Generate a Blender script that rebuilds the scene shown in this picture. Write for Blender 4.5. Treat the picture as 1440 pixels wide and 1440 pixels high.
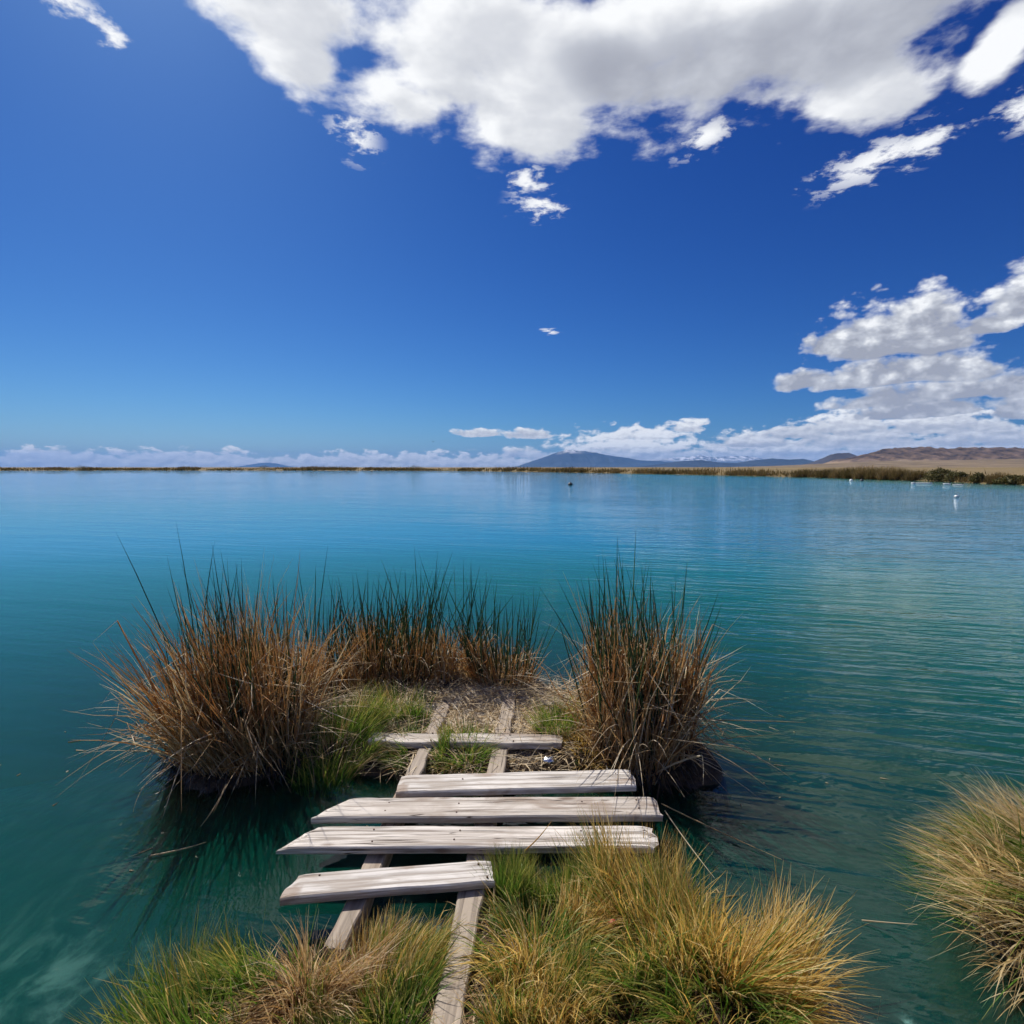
import bpy, math, random
import numpy as np

for _o in list(bpy.data.objects):
    bpy.data.objects.remove(_o)
SC = bpy.context.scene
COL = SC.collection
R_ = math.radians
rng = np.random.default_rng(7)
random.seed(7)

# ------------------------------------------------------------------ camera
CAM_H = 1.85                      # eye height above the water
PITCH = R_(4.58)
FOC = 786.0 / 1440.0              # focal length in picture widths
cam = bpy.data.cameras.new('camera')
cam.sensor_width = 36.0
cam.lens = FOC * 36.0
cam.clip_start = 0.05
cam.clip_end = 300000.0
cam_o = bpy.data.objects.new('camera', cam)
COL.objects.link(cam_o)
cam_o.location = (0, 0, CAM_H)
cam_o.rotation_euler = (math.pi / 2 - PITCH, 0, 0)
SC.camera = cam_o

SC.render.engine = 'CYCLES'
SC.cycles.use_denoising = True
SC.cycles.use_adaptive_sampling = True
SC.cycles.adaptive_threshold = 0.03
SC.cycles.max_bounces = 8
SC.cycles.diffuse_bounces = 4
SC.cycles.glossy_bounces = 3
SC.cycles.transmission_bounces = 4
SC.cycles.transparent_max_bounces = 12
SC.cycles.volume_bounces = 0
SC.cycles.sample_clamp_indirect = 6.0
SC.view_settings.view_transform = 'Standard'
SC.view_settings.look = 'None'
SC.view_settings.gamma = 1.0
SC.view_settings.exposure = 0.22
SC.view_settings.use_curve_mapping = False

SUN_AZ = R_(-34.0)                # measured from +Y, clockwise positive
SUN_EL = R_(47.0)
SUN_DIR = (math.sin(SUN_AZ) * math.cos(SUN_EL), math.cos(SUN_AZ) * math.cos(SUN_EL), math.sin(SUN_EL))
sun = bpy.data.lights.new('sun', 'SUN')
sun.energy = 5.0
sun.angle = R_(0.53)
sun.color = (1.0, 0.94, 0.86)
sun_o = bpy.data.objects.new('sun', sun)
COL.objects.link(sun_o)
from mathutils import Vector
sun_o.rotation_euler = Vector(SUN_DIR).to_track_quat('Z', 'Y').to_euler()


def pix_dir(px, py):
    cx = (px - 720) / 786.0
    cy = (720 - py) / 786.0
    return (cx, math.cos(PITCH) + cy * math.sin(PITCH), -math.sin(PITCH) + cy * math.cos(PITCH))


def at(px, py, z=0.0):
    """the point of the level z that shows at a place of the photograph"""
    d = pix_dir(px, py)
    t = (z - CAM_H) / d[2]
    return (d[0] * t, d[1] * t, z)


def at_y(px, py, y):
    d = pix_dir(px, py)
    t = y / d[1]
    return (d[0] * t, y, CAM_H + d[2] * t)


# ------------------------------------------------------------------ node helpers
class NT:
    def __init__(self, tree):
        self.t = tree

    def node(self, typ, ins=None, **props):
        n = self.t.nodes.new(typ)
        for k, v in props.items():
            setattr(n, k, v)
        for k, v in (ins or {}).items():
            self.put(n.inputs[k], v)
        return n

    def put(self, sock, v):
        if isinstance(v, bpy.types.NodeSocket):
            self.t.links.new(v, sock)
        elif isinstance(v, bpy.types.Node):
            self.t.links.new(v.outputs[0], sock)
        else:
            sock.default_value = v

    def m(self, op, a, b=0.0, c=0.0, clamp=False):
        n = self.node('ShaderNodeMath', {0: a, 1: b, 2: c}, operation=op, use_clamp=clamp)
        return n.outputs[0]

    def vm(self, op, a, b=(0, 0, 0)):
        n = self.node('ShaderNodeVectorMath', {0: a, 1: b}, operation=op)
        return n.outputs['Value'] if op in ('LENGTH', 'DOT_PRODUCT', 'DISTANCE') else n.outputs['Vector']

    def comb(self, x, y, z=0.0):
        return self.node('ShaderNodeCombineXYZ', {0: x, 1: y, 2: z}).outputs[0]

    def sep(self, v):
        n = self.node('ShaderNodeSeparateXYZ', {0: v})
        return n.outputs[0], n.outputs[1], n.outputs[2]

    def ss(self, v, a, b, lo=0.0, hi=1.0):
        n = self.node('ShaderNodeMapRange', {'Value': v, 'From Min': a, 'From Max': b, 'To Min': lo, 'To Max': hi},
                      interpolation_type='SMOOTHSTEP')
        return n.outputs[0]

    def lin(self, v, a, b, lo=0.0, hi=1.0):
        n = self.node('ShaderNodeMapRange', {'Value': v, 'From Min': a, 'From Max': b, 'To Min': lo, 'To Max': hi})
        return n.outputs[0]

    def noise(self, vec, scale, detail=4.0, rough=0.55, dist=0.0, dims='3D', color=False):
        n = self.node('ShaderNodeTexNoise', {'Vector': vec, 'Scale': scale, 'Detail': detail, 'Roughness': rough,
                                             'Distortion': dist}, noise_dimensions=dims)
        return n.outputs['Color'] if color else n.outputs[0]

    def mix(self, f, a, b):
        n = self.t.nodes.new('ShaderNodeMix')
        n.data_type = 'RGBA'
        self.put(n.inputs['Factor'], f)
        for s, v in (('A', a), ('B', b)):
            sock = [i for i in n.inputs if i.name == s and i.type == 'RGBA'][0]
            if isinstance(v, tuple) and len(v) == 3:
                v = v + (1.0,)
            self.put(sock, v)
        return [o for o in n.outputs if o.type == 'RGBA'][0]

    def ramp(self, f, stops, interp='LINEAR'):
        n = self.node('ShaderNodeValToRGB', {'Fac': f})
        cr = n.color_ramp
        cr.interpolation = interp
        while len(cr.elements) < len(stops):
            cr.elements.new(0.5)
        for e, (p, c) in zip(cr.elements, stops):
            e.position = p
            e.color = tuple(c) + (1.0,)
        return n.outputs[0]


# ------------------------------------------------------------------ world: clear sky and clouds
world = bpy.data.worlds.new('World')
SC.world = world
world.use_nodes = True
world.node_tree.nodes.clear()
SKY_STRENGTH = 0.1


def q_of(px, py):
    d = pix_dir(px, py)
    return (math.atan2(d[0], d[1]), d[2] / math.hypot(d[0], d[1]))


def cloud_group(kind):
    """'deck': the broken cloud overhead; 'deck_lite': the same with less detail, for its shading; 'rows': flat based cumulus"""
    g = bpy.data.node_groups.new('cloud_' + kind, 'ShaderNodeTree')
    g.interface.new_socket('Direction', in_out='INPUT', socket_type='NodeSocketVector')
    for nm in ('Density', 'Shade'):
        g.interface.new_socket(nm, in_out='OUTPUT', socket_type='NodeSocketFloat')
    w = NT(g)
    gi = w.node('NodeGroupInput')
    D = w.vm('NORMALIZE', gi.outputs[0])
    go = w.node('NodeGroupOutput')
    x, y, z = w.sep(D)
    hor = w.m('MAXIMUM', w.m('SQRT', w.m('ADD', w.m('MULTIPLY', x, x), w.m('MULTIPLY', y, y))), 0.02)
    az = w.m('ARCTAN2', x, y)
    h = w.m('DIVIDE', z, hor)
    q = w.comb(az, h, 1.0)

    def ell(cpx, cpy, rx, ry, rot=0.0, base=None):
        """0 at the middle of an elliptic cloud, 1 on its rim; base < 1 flattens its underside"""
        c = q_of(cpx, cpy)
        ra = abs(q_of(cpx + rx, cpy)[0] - c[0])
        rh = abs(q_of(cpx, cpy - ry)[1] - c[1])
        co, si = math.cos(R_(rot)), math.sin(R_(rot))
        ex = w.vm('DOT_PRODUCT', q, (co / ra, si / ra, -(c[0] * co + c[1] * si) / ra))
        ey = w.vm('DOT_PRODUCT', q, (-si / rh, co / rh, -(-c[0] * si + c[1] * co) / rh))
        if base:
            ey = w.m('MAXIMUM', ey, w.m('MULTIPLY', ey, -1.0 / base))
        return w.vm('LENGTH', w.comb(ex, ey))

    def union(fs, sm=0.16):
        f = ell(*fs[0])
        for k in fs[1:]:
            f = w.node('ShaderNodeMath', {0: f, 1: ell(*k), 2: sm}, operation='SMOOTH_MIN').outputs[0]
        return w.m('SUBTRACT', 1.0, f)

    if kind.startswith('deck'):
        lite = kind == 'deck_lite'
        zc = w.m('MAXIMUM', z, 0.05)
        p = w.comb(w.m('DIVIDE', x, zc), w.m('DIVIDE', y, zc))
        nAc = w.m('SUBTRACT', w.noise(p, 4.0, 4.0 if lite else 9.0, 0.56, 0.08, '2D'), 0.5)
        high = union([
            (385, 0, 140, 90, 0), (420, 85, 75, 58, -15), (600, 125, 150, 55, 8),
            (740, 75, 250, 115, -8), (735, 172, 135, 64, 5), (980, 60, 290, 125, 0),
            (1180, 40, 220, 125, -8), (1215, 120, 110, 66, 0), (1412, 60, 55, 72, -30), (1300, -70, 330, 135, 0), (930, 125, 150, 68, -5),
            (900, -230, 1000, 250, 0),
        ])
        beyond = w.m('MAXIMUM', w.ss(y, 0.35, 0.05), w.ss(h, 0.95, 1.25))
        deck = w.m('SUBTRACT', w.m('MULTIPLY', w.noise(p, 0.9, 2, 0.5, 0.0, '2D'), 2.6), 1.45)
        deck = w.m('SUBTRACT', w.m('MULTIPLY', w.m('ADD', deck, 2.0), beyond), 2.0)
        d = w.m('ADD', w.m('MULTIPLY', w.m('MINIMUM', w.m('MAXIMUM', high, deck), 0.60), 1.5), w.m('MULTIPLY', nAc, 2.5))
        if not lite:
            small = union([
                (742, 255, 40, 30, -30), (762, 288, 48, 28, 0), (1235, 225, 125, 34, 12), (1300, 200, 75, 30, 20),
                (1440, 155, 40, 45, 35), (498, 190, 36, 44, 30), (995, 190, 60, 24, 25),
                (95, 5, 85, 26, -20), (158, 50, 30, 30, -50), (773, 466, 17, 5, -5),
            ], 0.05)
            nSc = w.m('SUBTRACT', w.noise(p, 9.0, 8.0, 0.62, 0.08, '2D'), 0.5)
            d_sm = w.m('ADD', w.m('SUBTRACT', w.m('MULTIPLY', small, 0.75), 0.18), w.m('MULTIPLY', nSc, 2.9))
            d_sm = w.m('MINIMUM', d_sm, w.m('MULTIPLY', w.m('ADD', small, 0.24), 0.56))
            d = w.m('MAXIMUM', d, d_sm)
            core = union([(1040, 95, 260, 85, -3), (1230, 35, 260, 85, -6), (880, 110, 120, 60, -30)])
            core = w.ss(w.m('ADD', core, w.m('MULTIPLY', nAc, 0.45)), -0.15, 0.60)
            w.put(go.inputs[1], core)
        d = w.m('SUBTRACT', w.m('MULTIPLY', w.m('ADD', d, 2.0), w.ss(h, 0.17, 0.20)), 2.0)
        w.put(go.inputs[0], d)
        return g

    # cumulus rows: the far ones first, each nearer (higher) row over them
    qa = w.vm('MULTIPLY', q, (1.0, 1.5, 1.0))
    nB = w.noise(qa, 17.0, 8.0, 0.60, 0.12, '2D')
    nB2 = w.noise(w.vm('ADD', qa, (-0.010, 0.016, 0.0)), 17.0, 3.0, 0.54, 0.12, '2D')
    qb = w.vm('MULTIPLY', q, (1.0, 2.1, 1.0))
    nD = w.noise(qb, 40.0, 7.0, 0.56, 0.1, '2D')
    nD2 = w.noise(w.vm('ADD', qb, (-0.005, 0.010, 0.0)), 40.0, 3.0, 0.56, 0.1, '2D')
    relB = w.m('MULTIPLY', w.m('SUBTRACT', nB, nB2), 2.2)
    relD = w.m('MULTIPLY', w.m('SUBTRACT', nD, nD2), 0.9)
    vo = w.node('ShaderNodeTexVoronoi', {'Vector': qa, 'Scale': 24.0, 'Detail': 2.0, 'Roughness': 0.5, 'Lacunarity': 2.3}, voronoi_dimensions='2D')
    puff = w.m('SUBTRACT', 0.42, vo.outputs['Distance'])
    nB = w.m('ADD', w.m('MULTIPLY', w.m('SUBTRACT', nB, 0.5), 0.75), w.m('MULTIPLY', puff, 0.30))
    relB = w.m('ADD', relB, w.m('MULTIPLY', puff, 0.75))
    nD = w.m('SUBTRACT', nD, 0.5)
    lump = w.noise(w.comb(w.m('MULTIPLY', az, 9.0), 0.0), 1.0, 3, 0.6, 0.0, '2D')
    ring_top = w.m('ADD', w.m('MULTIPLY', w.ss(az, -0.10, 0.30), 0.008), w.lin(lump, 0.25, 0.75, 0.018, 0.034))
    d = w.m('ADD', w.m('MINIMUM', w.m('MULTIPLY', w.m('SUBTRACT', ring_top, h), 34.0), 0.5), w.m('MULTIPLY', nD, 1.5))
    A = w.ss(d, 0.0, 0.25)
    Lt = w.m('ADD', w.lin(h, 0.0, 0.03, 0.45, 1.0), relD)
    rows = [   # base line, top line, grain, lobes
        (642, 612, 1, [(1085, 640, 150, 32, 0, 0.3), (880, 640, 125, 40, 0, 0.3), (1330, 640, 230, 34, 0, 0.3), (735, 640, 40, 14, 0, 0.4)]),
        (622, 592, 1, [(1205, 622, 120, 34, 0, 0.25), (1385, 622, 120, 30, 0, 0.25), (1060, 624, 70, 22, 0, 0.3), (905, 614, 70, 16, 0, 0.3)]),
        (608, 572, 1, [(1190, 606, 70, 34, 0, 0.25), (1320, 604, 110, 30, 0, 0.25), (968, 604, 32, 18, 0, 0.25), (672, 611, 38, 10, 0, 0.4), (745, 613, 36, 12, 0, 0.4), (1120, 612, 60, 20, 0, 0.3)]),
        (582, 548, 0, [(1300, 582, 130, 26, 2, 0.25), (1450, 580, 90, 38, 0, 0.25)]),
        (562, 526, 0, [(1290, 562, 155, 32, 3, 0.22), (1440, 552, 70, 36, 0, 0.25)]),
        (534, 496, 0, [(1255, 534, 150, 42, 3, 0.2), (1340, 528, 70, 46, 0, 0.25), (1135, 537, 50, 20, 8, 0.5)]),
        (490, 410, 0, [(1255, 490, 128, 80, 4, 0.16), (1306, 486, 80, 84, 0, 0.2), (1180, 490, 60, 36, 0, 0.25), (1385, 462, 50, 24, 0, 0.4), (1452, 436, 76, 74, 0, 0.22)]),
    ]
    for base, top, fine, lobes in rows:
        nz, rel = (nD, relD) if fine else (nB, relB)
        f = union(lobes)
        d = w.m('ADD', w.m('MULTIPLY', w.m('MINIMUM', f, 0.5), 1.2), w.m('ADD', w.m('MULTIPLY', nz, 1.8 if fine else 1.6), 0.0 if fine else 0.17))
        a = w.ss(d, -0.04, 0.42)
        hb = q_of(1200, base)[1]
        ht = q_of(1200, top)[1]
        lt = w.m('ADD', w.ss(w.m('ADD', h, w.m('MULTIPLY', nz, (ht - hb) * 0.5)), hb - 0.1 * (ht - hb), ht, 0.45 if fine else 0.30, 1.15), rel)
        lt = w.m('ADD', lt, w.m('MULTIPLY', w.ss(d, 0.30, 0.0), 0.25))
        mx = w.node('ShaderNodeMix', {'Factor': a, 2: Lt, 3: lt}, data_type='FLOAT')
        Lt = mx.outputs[0]
        A = w.m('MAXIMUM', A, a)
    w.put(go.inputs[0], A)
    w.put(go.inputs[1], Lt)
    return g


CG = {k: cloud_group(k) for k in ('deck', 'deck_lite', 'rows')}
W = NT(world.node_tree)
D0 = W.node('ShaderNodeTexCoord').outputs['Generated']
sky = W.node('ShaderNodeTexSky', sky_type='NISHITA', sun_disc=False)
sky.sun_elevation = SUN_EL
sky.sun_rotation = SUN_AZ
sky.altitude = 1300
sky.air_density = 1.0
sky.dust_density = 1.4
sky.ozone_density = 3.0
# deep desert blue: contrast of each channel raised
sc_ = W.node('ShaderNodeSeparateColor', {0: sky.outputs[0]})


def chan(i, a, g):
    return W.m('MULTIPLY', W.m('POWER', W.m('MULTIPLY', sc_.outputs[i], 0.1), g), a * 10.0)


skyc = W.node('ShaderNodeCombineColor', {0: chan(0, 0.365, 1.95), 1: chan(1, 0.50, 1.58), 2: chan(2, 0.655, 1.1)}).outputs[0]


def cg(kind, vec):
    n = W.node('ShaderNodeGroup', node_tree=CG[kind])
    W.put(n.inputs[0], vec)
    return n.outputs


def after(d):          # each lookup waits for the one before: the shader stack is small
    return W.vm('ADD', W.vm('NORMALIZE', D0), W.comb(W.m('MULTIPLY', d, 1e-7), 0.0, 0.0))


S = SUN_DIR
d0, core0 = cg('deck', D0)
# a second look towards the light tells how deep in its cloud a spot lies
d1 = cg('deck_lite', W.vm('ADD', after(d0), (-0.030, 0.010, 0.030)))[0]
a_rows, l_rows = cg('rows', after(d1))
a_deck = W.ss(d0, -0.08, 0.66)
shade = W.m('MULTIPLY', W.ss(d1, 0.0, 1.1), 0.34)
relief = W.m('MULTIPLY', W.m('SUBTRACT', d0, d1), 0.16)
lit = W.m('SUBTRACT', W.m('ADD', 0.98, relief), W.m('ADD', shade, W.m('MULTIPLY', core0, 0.50)), clamp=True)
lit = W.node('ShaderNodeMix', {'Factor': a_deck, 2: l_rows, 3: lit}, data_type='FLOAT').outputs[0]
alpha = W.m('MAXIMUM', a_deck, a_rows)
cc = W.ramp(lit, [(0.0, (0.335, 0.35, 0.405)), (0.45, (0.50, 0.52, 0.57)), (1.0, (0.86, 0.87, 0.88))])
cc = W.vm('SCALE', cc)
cc.node.inputs['Scale'].default_value = 1.0 / SKY_STRENGTH
final = W.mix(alpha, skyc, cc)
bg = W.node('ShaderNodeBackground', {'Color': final, 'Strength': SKY_STRENGTH})
wo = W.node('ShaderNodeOutputWorld', {'Surface': bg.outputs[0]})
world.cycles.sampling_method = 'NONE'      # smooth sky: found well enough without a light map


# ------------------------------------------------------------------ object helpers
def link(o, parent=None):
    COL.objects.link(o)
    if parent is not None:
        o.parent = parent
    return o


def tag(o, label=None, cat=None, group=None, kind=None):
    if label:
        o['label'] = label
    if cat:
        o['category'] = cat
    if group:
        o['group'] = group
    if kind:
        o['kind'] = kind
    return o


def thing(name, loc, label, cat, group=None):
    o = bpy.data.objects.new(name, None)
    o.empty_display_size = 0.1
    o.location = loc
    link(o)
    return tag(o, label, cat, group)


def mesh_np(name, V, F, mat=None, smooth=True, attrs=None):
    me = bpy.data.meshes.new(name)
    V = np.asarray(V, dtype=np.float32)
    F = np.asarray(F, dtype=np.int32)
    k = F.shape[1]
    me.vertices.add(len(V))
    me.vertices.foreach_set('co', V.ravel())
    me.loops.add(F.size)
    me.loops.foreach_set('vertex_index', F.ravel())
    me.polygons.add(len(F))
    me.polygons.foreach_set('loop_start', np.arange(0, F.size, k, dtype=np.int32))
    if smooth:
        me.polygons.foreach_set('use_smooth', np.ones(len(F), dtype=bool))
    for nm, arr in (attrs or {}).items():
        a = me.attributes.new(nm, 'FLOAT', 'POINT')
        a.data.foreach_set('value', np.asarray(arr, dtype=np.float32))
    me.update(calc_edges=True)
    if mat:
        me.materials.append(mat)
    return me


def obj(name, me, parent=None, loc=None, kind=None):
    o = bpy.data.objects.new(name, me)
    if loc is not None:
        o.location = loc
    link(o, parent)
    if kind:
        o['kind'] = kind
    return o


# value noise for heights
_G = np.random.default_rng(3).random((256, 256))


def vnoise(x, y):
    x = np.asarray(x, float)
    y = np.asarray(y, float)
    xi = np.floor(x).astype(int)
    yi = np.floor(y).astype(int)
    fx = x - xi
    fy = y - yi
    fx = fx * fx * (3 - 2 * fx)
    fy = fy * fy * (3 - 2 * fy)
    a = _G[xi % 256, yi % 256]
    b = _G[(xi + 1) % 256, yi % 256]
    c = _G[xi % 256, (yi + 1) % 256]
    d = _G[(xi + 1) % 256, (yi + 1) % 256]
    return (a * (1 - fx) + b * fx) * (1 - fy) + (c * (1 - fx) + d * fx) * fy


def fbm(x, y, oct=4, gain=0.5):
    s = 0
    a = 1.0
    t = 0
    for i in range(oct):
        s = s + a * vnoise(x * 2 ** i + 17.3 * i, y * 2 ** i + 9.1 * i)
        t += a
        a *= gain
    return s / t


# ------------------------------------------------------------------ materials
def new_mat(name):
    m = bpy.data.materials.new(name)
    m.use_nodes = True
    m.node_tree.nodes.clear()
    n = NT(m.node_tree)
    out = n.node('ShaderNodeOutputMaterial')
    return m, n, out


def blade_mat(name, stops, trans=0.35, rough=0.45, spec=0.35, tipcol=None):
    m, n, out = new_mat(name)
    r = n.node('ShaderNodeAttribute', attribute_name='rnd').outputs['Fac']
    t = n.node('ShaderNodeAttribute', attribute_name='along').outputs['Fac']
    col = n.ramp(r, stops)
    geo = n.node('ShaderNodeTexCoord').outputs['Object']
    mott = n.noise(geo, 38.0, 3, 0.6)
    col = n.mix(n.lin(mott, 0.35, 0.7, 0.0, 0.35), col, n.vm('MULTIPLY', col, (0.5, 0.46, 0.42)))
    if tipcol:
        col = n.mix(n.ss(n.m('ADD', t, n.m('MULTIPLY', n.m('SUBTRACT', r, 0.5), 0.5)), 0.55, 1.0), col, tipcol)
    pr = n.node('ShaderNodeBsdfPrincipled', {'Base Color': col, 'Roughness': rough, 'Specular IOR Level': spec})
    tr = n.node('ShaderNodeBsdfTranslucent', {'Color': n.vm('MULTIPLY', col, (1.15, 1.1, 0.9))})
    mx = n.node('ShaderNodeMixShader', {0: trans, 1: pr.outputs[0], 2: tr.outputs[0]})
    n.put(out.inputs['Surface'], mx.outputs[0])
    return m


M_REED_DRY = blade_mat('dry_reed', [(0.0, (0.34, 0.18, 0.075)), (0.3, (0.53, 0.32, 0.14)), (0.55, (0.66, 0.46, 0.24)),
                                    (0.78, (0.66, 0.50, 0.29)), (1.0, (0.84, 0.77, 0.62))], 0.52, 0.4)
M_REED_GRN = blade_mat('green_reed', [(0.0, (0.020, 0.055, 0.022)), (0.6, (0.04, 0.10, 0.035)),
                                      (1.0, (0.10, 0.17, 0.05))], 0.22, 0.38, 0.45)
M_ROOT = blade_mat('wet_root', [(0.0, (0.012, 0.009, 0.006)), (0.7, (0.04, 0.026, 0.015)), (1.0, (0.12, 0.075, 0.04))], 0.1, 0.3, 0.5)
M_STRAW = blade_mat('pale_straw', [(0.0, (0.45, 0.32, 0.17)), (0.5, (0.60, 0.48, 0.30)), (1.0, (0.76, 0.68, 0.52))], 0.3, 0.5)
M_GRASS_GRN = blade_mat('green_grass', [(0.0, (0.05, 0.12, 0.015)), (0.5, (0.12, 0.24, 0.030)), (0.8, (0.20, 0.31, 0.05)),
                                        (1.0, (0.38, 0.38, 0.10))], 0.45, 0.5, tipcol=(0.34, 0.32, 0.08))
M_GRASS_GOLD = blade_mat('golden_grass', [(0.0, (0.38, 0.23, 0.055)), (0.4, (0.60, 0.40, 0.105)), (0.75, (0.74, 0.54, 0.19)),
                                          (1.0, (0.82, 0.68, 0.36))], 0.50, 0.5)
M_TUSSOCK = blade_mat('tussock_straw', [(0.0, (0.42, 0.29, 0.13)), (0.45, (0.64, 0.48, 0.24)), (0.8, (0.78, 0.63, 0.36)),
                                        (1.0, (0.86, 0.77, 0.54))], 0.50, 0.5)
M_GRASS_TAN = blade_mat('tan_grass', [(0.0, (0.34, 0.20, 0.085)), (0.5, (0.54, 0.37, 0.19)), (1.0, (0.74, 0.61, 0.40))], 0.38, 0.5)
M_SHORE = blade_mat('shore_reed', [(0.0, (0.07, 0.060, 0.022)), (0.4, (0.16, 0.12, 0.05)), (0.75, (0.28, 0.20, 0.095)),
                                   (1.0, (0.40, 0.31, 0.17))], 0.25, 0.7, 0.1)
M_SHRUB = blade_mat('shrub_leaf', [(0.0, (0.05, 0.05, 0.018)), (0.6, (0.11, 0.105, 0.035)), (1.0, (0.20, 0.17, 0.07))], 0.25, 0.6, 0.2)


def ground_mat():
    """mud, litter and pale silt of the bank and the bed below it"""
    m, n, out = new_mat('bank_soil')
    P = n.node('ShaderNodeTexCoord').outputs['Object']
    x, y, z = n.sep(P)
    big = n.noise(P, 2.2, 5, 0.6)
    fine = n.noise(P, 30, 6, 0.65)
    chip = n.node('ShaderNodeTexVoronoi', {'Vector': P, 'Scale': 55.0}).outputs['Distance']
    mud = n.ramp(fine, [(0.25, (0.022, 0.016, 0.010)), (0.55, (0.060, 0.042, 0.026)), (0.8, (0.11, 0.08, 0.05))])
    pale = n.ramp(fine, [(0.25, (0.16, 0.125, 0.085)), (0.5, (0.33, 0.28, 0.215)), (0.75, (0.50, 0.45, 0.37))])
    dry = n.vm('DISTANCE', n.comb(n.m('MULTIPLY', x, 0.75), y), (-0.10, 3.88, 0))
    f = n.ss(n.m('ADD', dry, n.m('MULTIPLY', n.m('SUBTRACT', big, 0.5), 0.9)), 0.70, 0.30)
    above = n.ss(z, 0.0, 0.05)
    col = n.mix(n.m('MULTIPLY', f, above), mud, pale)
    # silt patches on the bed
    silt_n = n.noise(n.vm('MULTIPLY', P, (1.0, 1.6, 0.0)), 2.0, 5, 0.6, 0.8)
    sf = n.m('MULTIPLY', n.ss(silt_n, 0.47, 0.68), n.m('MULTIPLY', n.ss(x, -0.9, -1.6), n.ss(y, 3.4, 2.0)))
    bed = n.mix(n.lin(big, 0.3, 0.7), (0.010, 0.014, 0.014), (0.020, 0.026, 0.025))
    bed = n.mix(sf, bed, (0.40, 0.41, 0.36))
    col = n.mix(n.ss(z, -0.03, -0.22), col, bed)
    bump = n.node('ShaderNodeBump', {'Height': n.m('ADD', fine, n.m('MULTIPLY', chip, -0.5)), 'Strength': n.ss(z, -0.15, 0.02, 0.1, 0.8), 'Distance': 0.02})
    pr = n.node('ShaderNodeBsdfPrincipled', {'Base Color': col, 'Roughness': n.lin(n.ss(z, 0.05, 0.0), 0, 1, 0.9, 0.35),
                                             'Specular IOR Level': 0.3, 'Normal': bump.outputs[0]})
    n.put(out.inputs['Surface'], pr.outputs[0])
    return m


def plain_mat():
    m, n, out = new_mat('dry_plain')
    P = n.node('ShaderNodeTexCoord').outputs['Object']
    a = n.noise(n.vm('MULTIPLY', P, (0.02, 0.06, 0)), 1.0, 6, 0.65)
    b = n.noise(P, 0.9, 5, 0.6)
    col = n.ramp(a, [(0.30, (0.10, 0.085, 0.040)), (0.5, (0.22, 0.165, 0.09)), (0.7, (0.33, 0.25, 0.15))])
    col = n.mix(n.lin(b, 0.3, 0.7, 0, 0.5), col, (0.14, 0.115, 0.06))
    pr = n.node('ShaderNodeBsdfPrincipled', {'Base Color': col, 'Roughness': 0.95, 'Specular IOR Level': 0.05})
    n.put(out.inputs['Surface'], pr.outputs[0])
    return m


def rock_mat(name, dark, mid, tan, zscale, snow=None, apron=0.0, sx=0.004):
    m, n, out = new_mat(name)
    P = n.node('ShaderNodeTexCoord').outputs['Object']
    x, y, z = n.sep(P)
    a = n.noise(P, sx, 8, 0.65)
    b = n.noise(n.vm('MULTIPLY', P, (1, 1, 4)), sx * 0.7, 5, 0.6)
    col = n.mix(n.lin(a, 0.35, 0.65), dark, mid)
    hz = n.m('ADD', n.m('DIVIDE', z, zscale), n.m('MULTIPLY', n.m('SUBTRACT', b, 0.5), 0.7))
    if apron > 0:
        col = n.mix(n.ss(hz, apron + 0.12, apron - 0.12), col, tan)
    if snow:
        sn = n.noise(n.vm('MULTIPLY', P, (1, 1, 0.4)), sx * 3.0, 6, 0.65)
        col = n.mix(n.m('MULTIPLY', n.ss(hz, snow - 0.15, snow + 0.2), n.ss(sn, 0.42, 0.58)), col, (0.80, 0.82, 0.85))
    pr = n.node('ShaderNodeBsdfPrincipled', {'Base Color': col, 'Roughness': 0.95, 'Specular IOR Level': 0.05})
    n.put(out.inputs['Surface'], pr.outputs[0])
    return m


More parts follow.
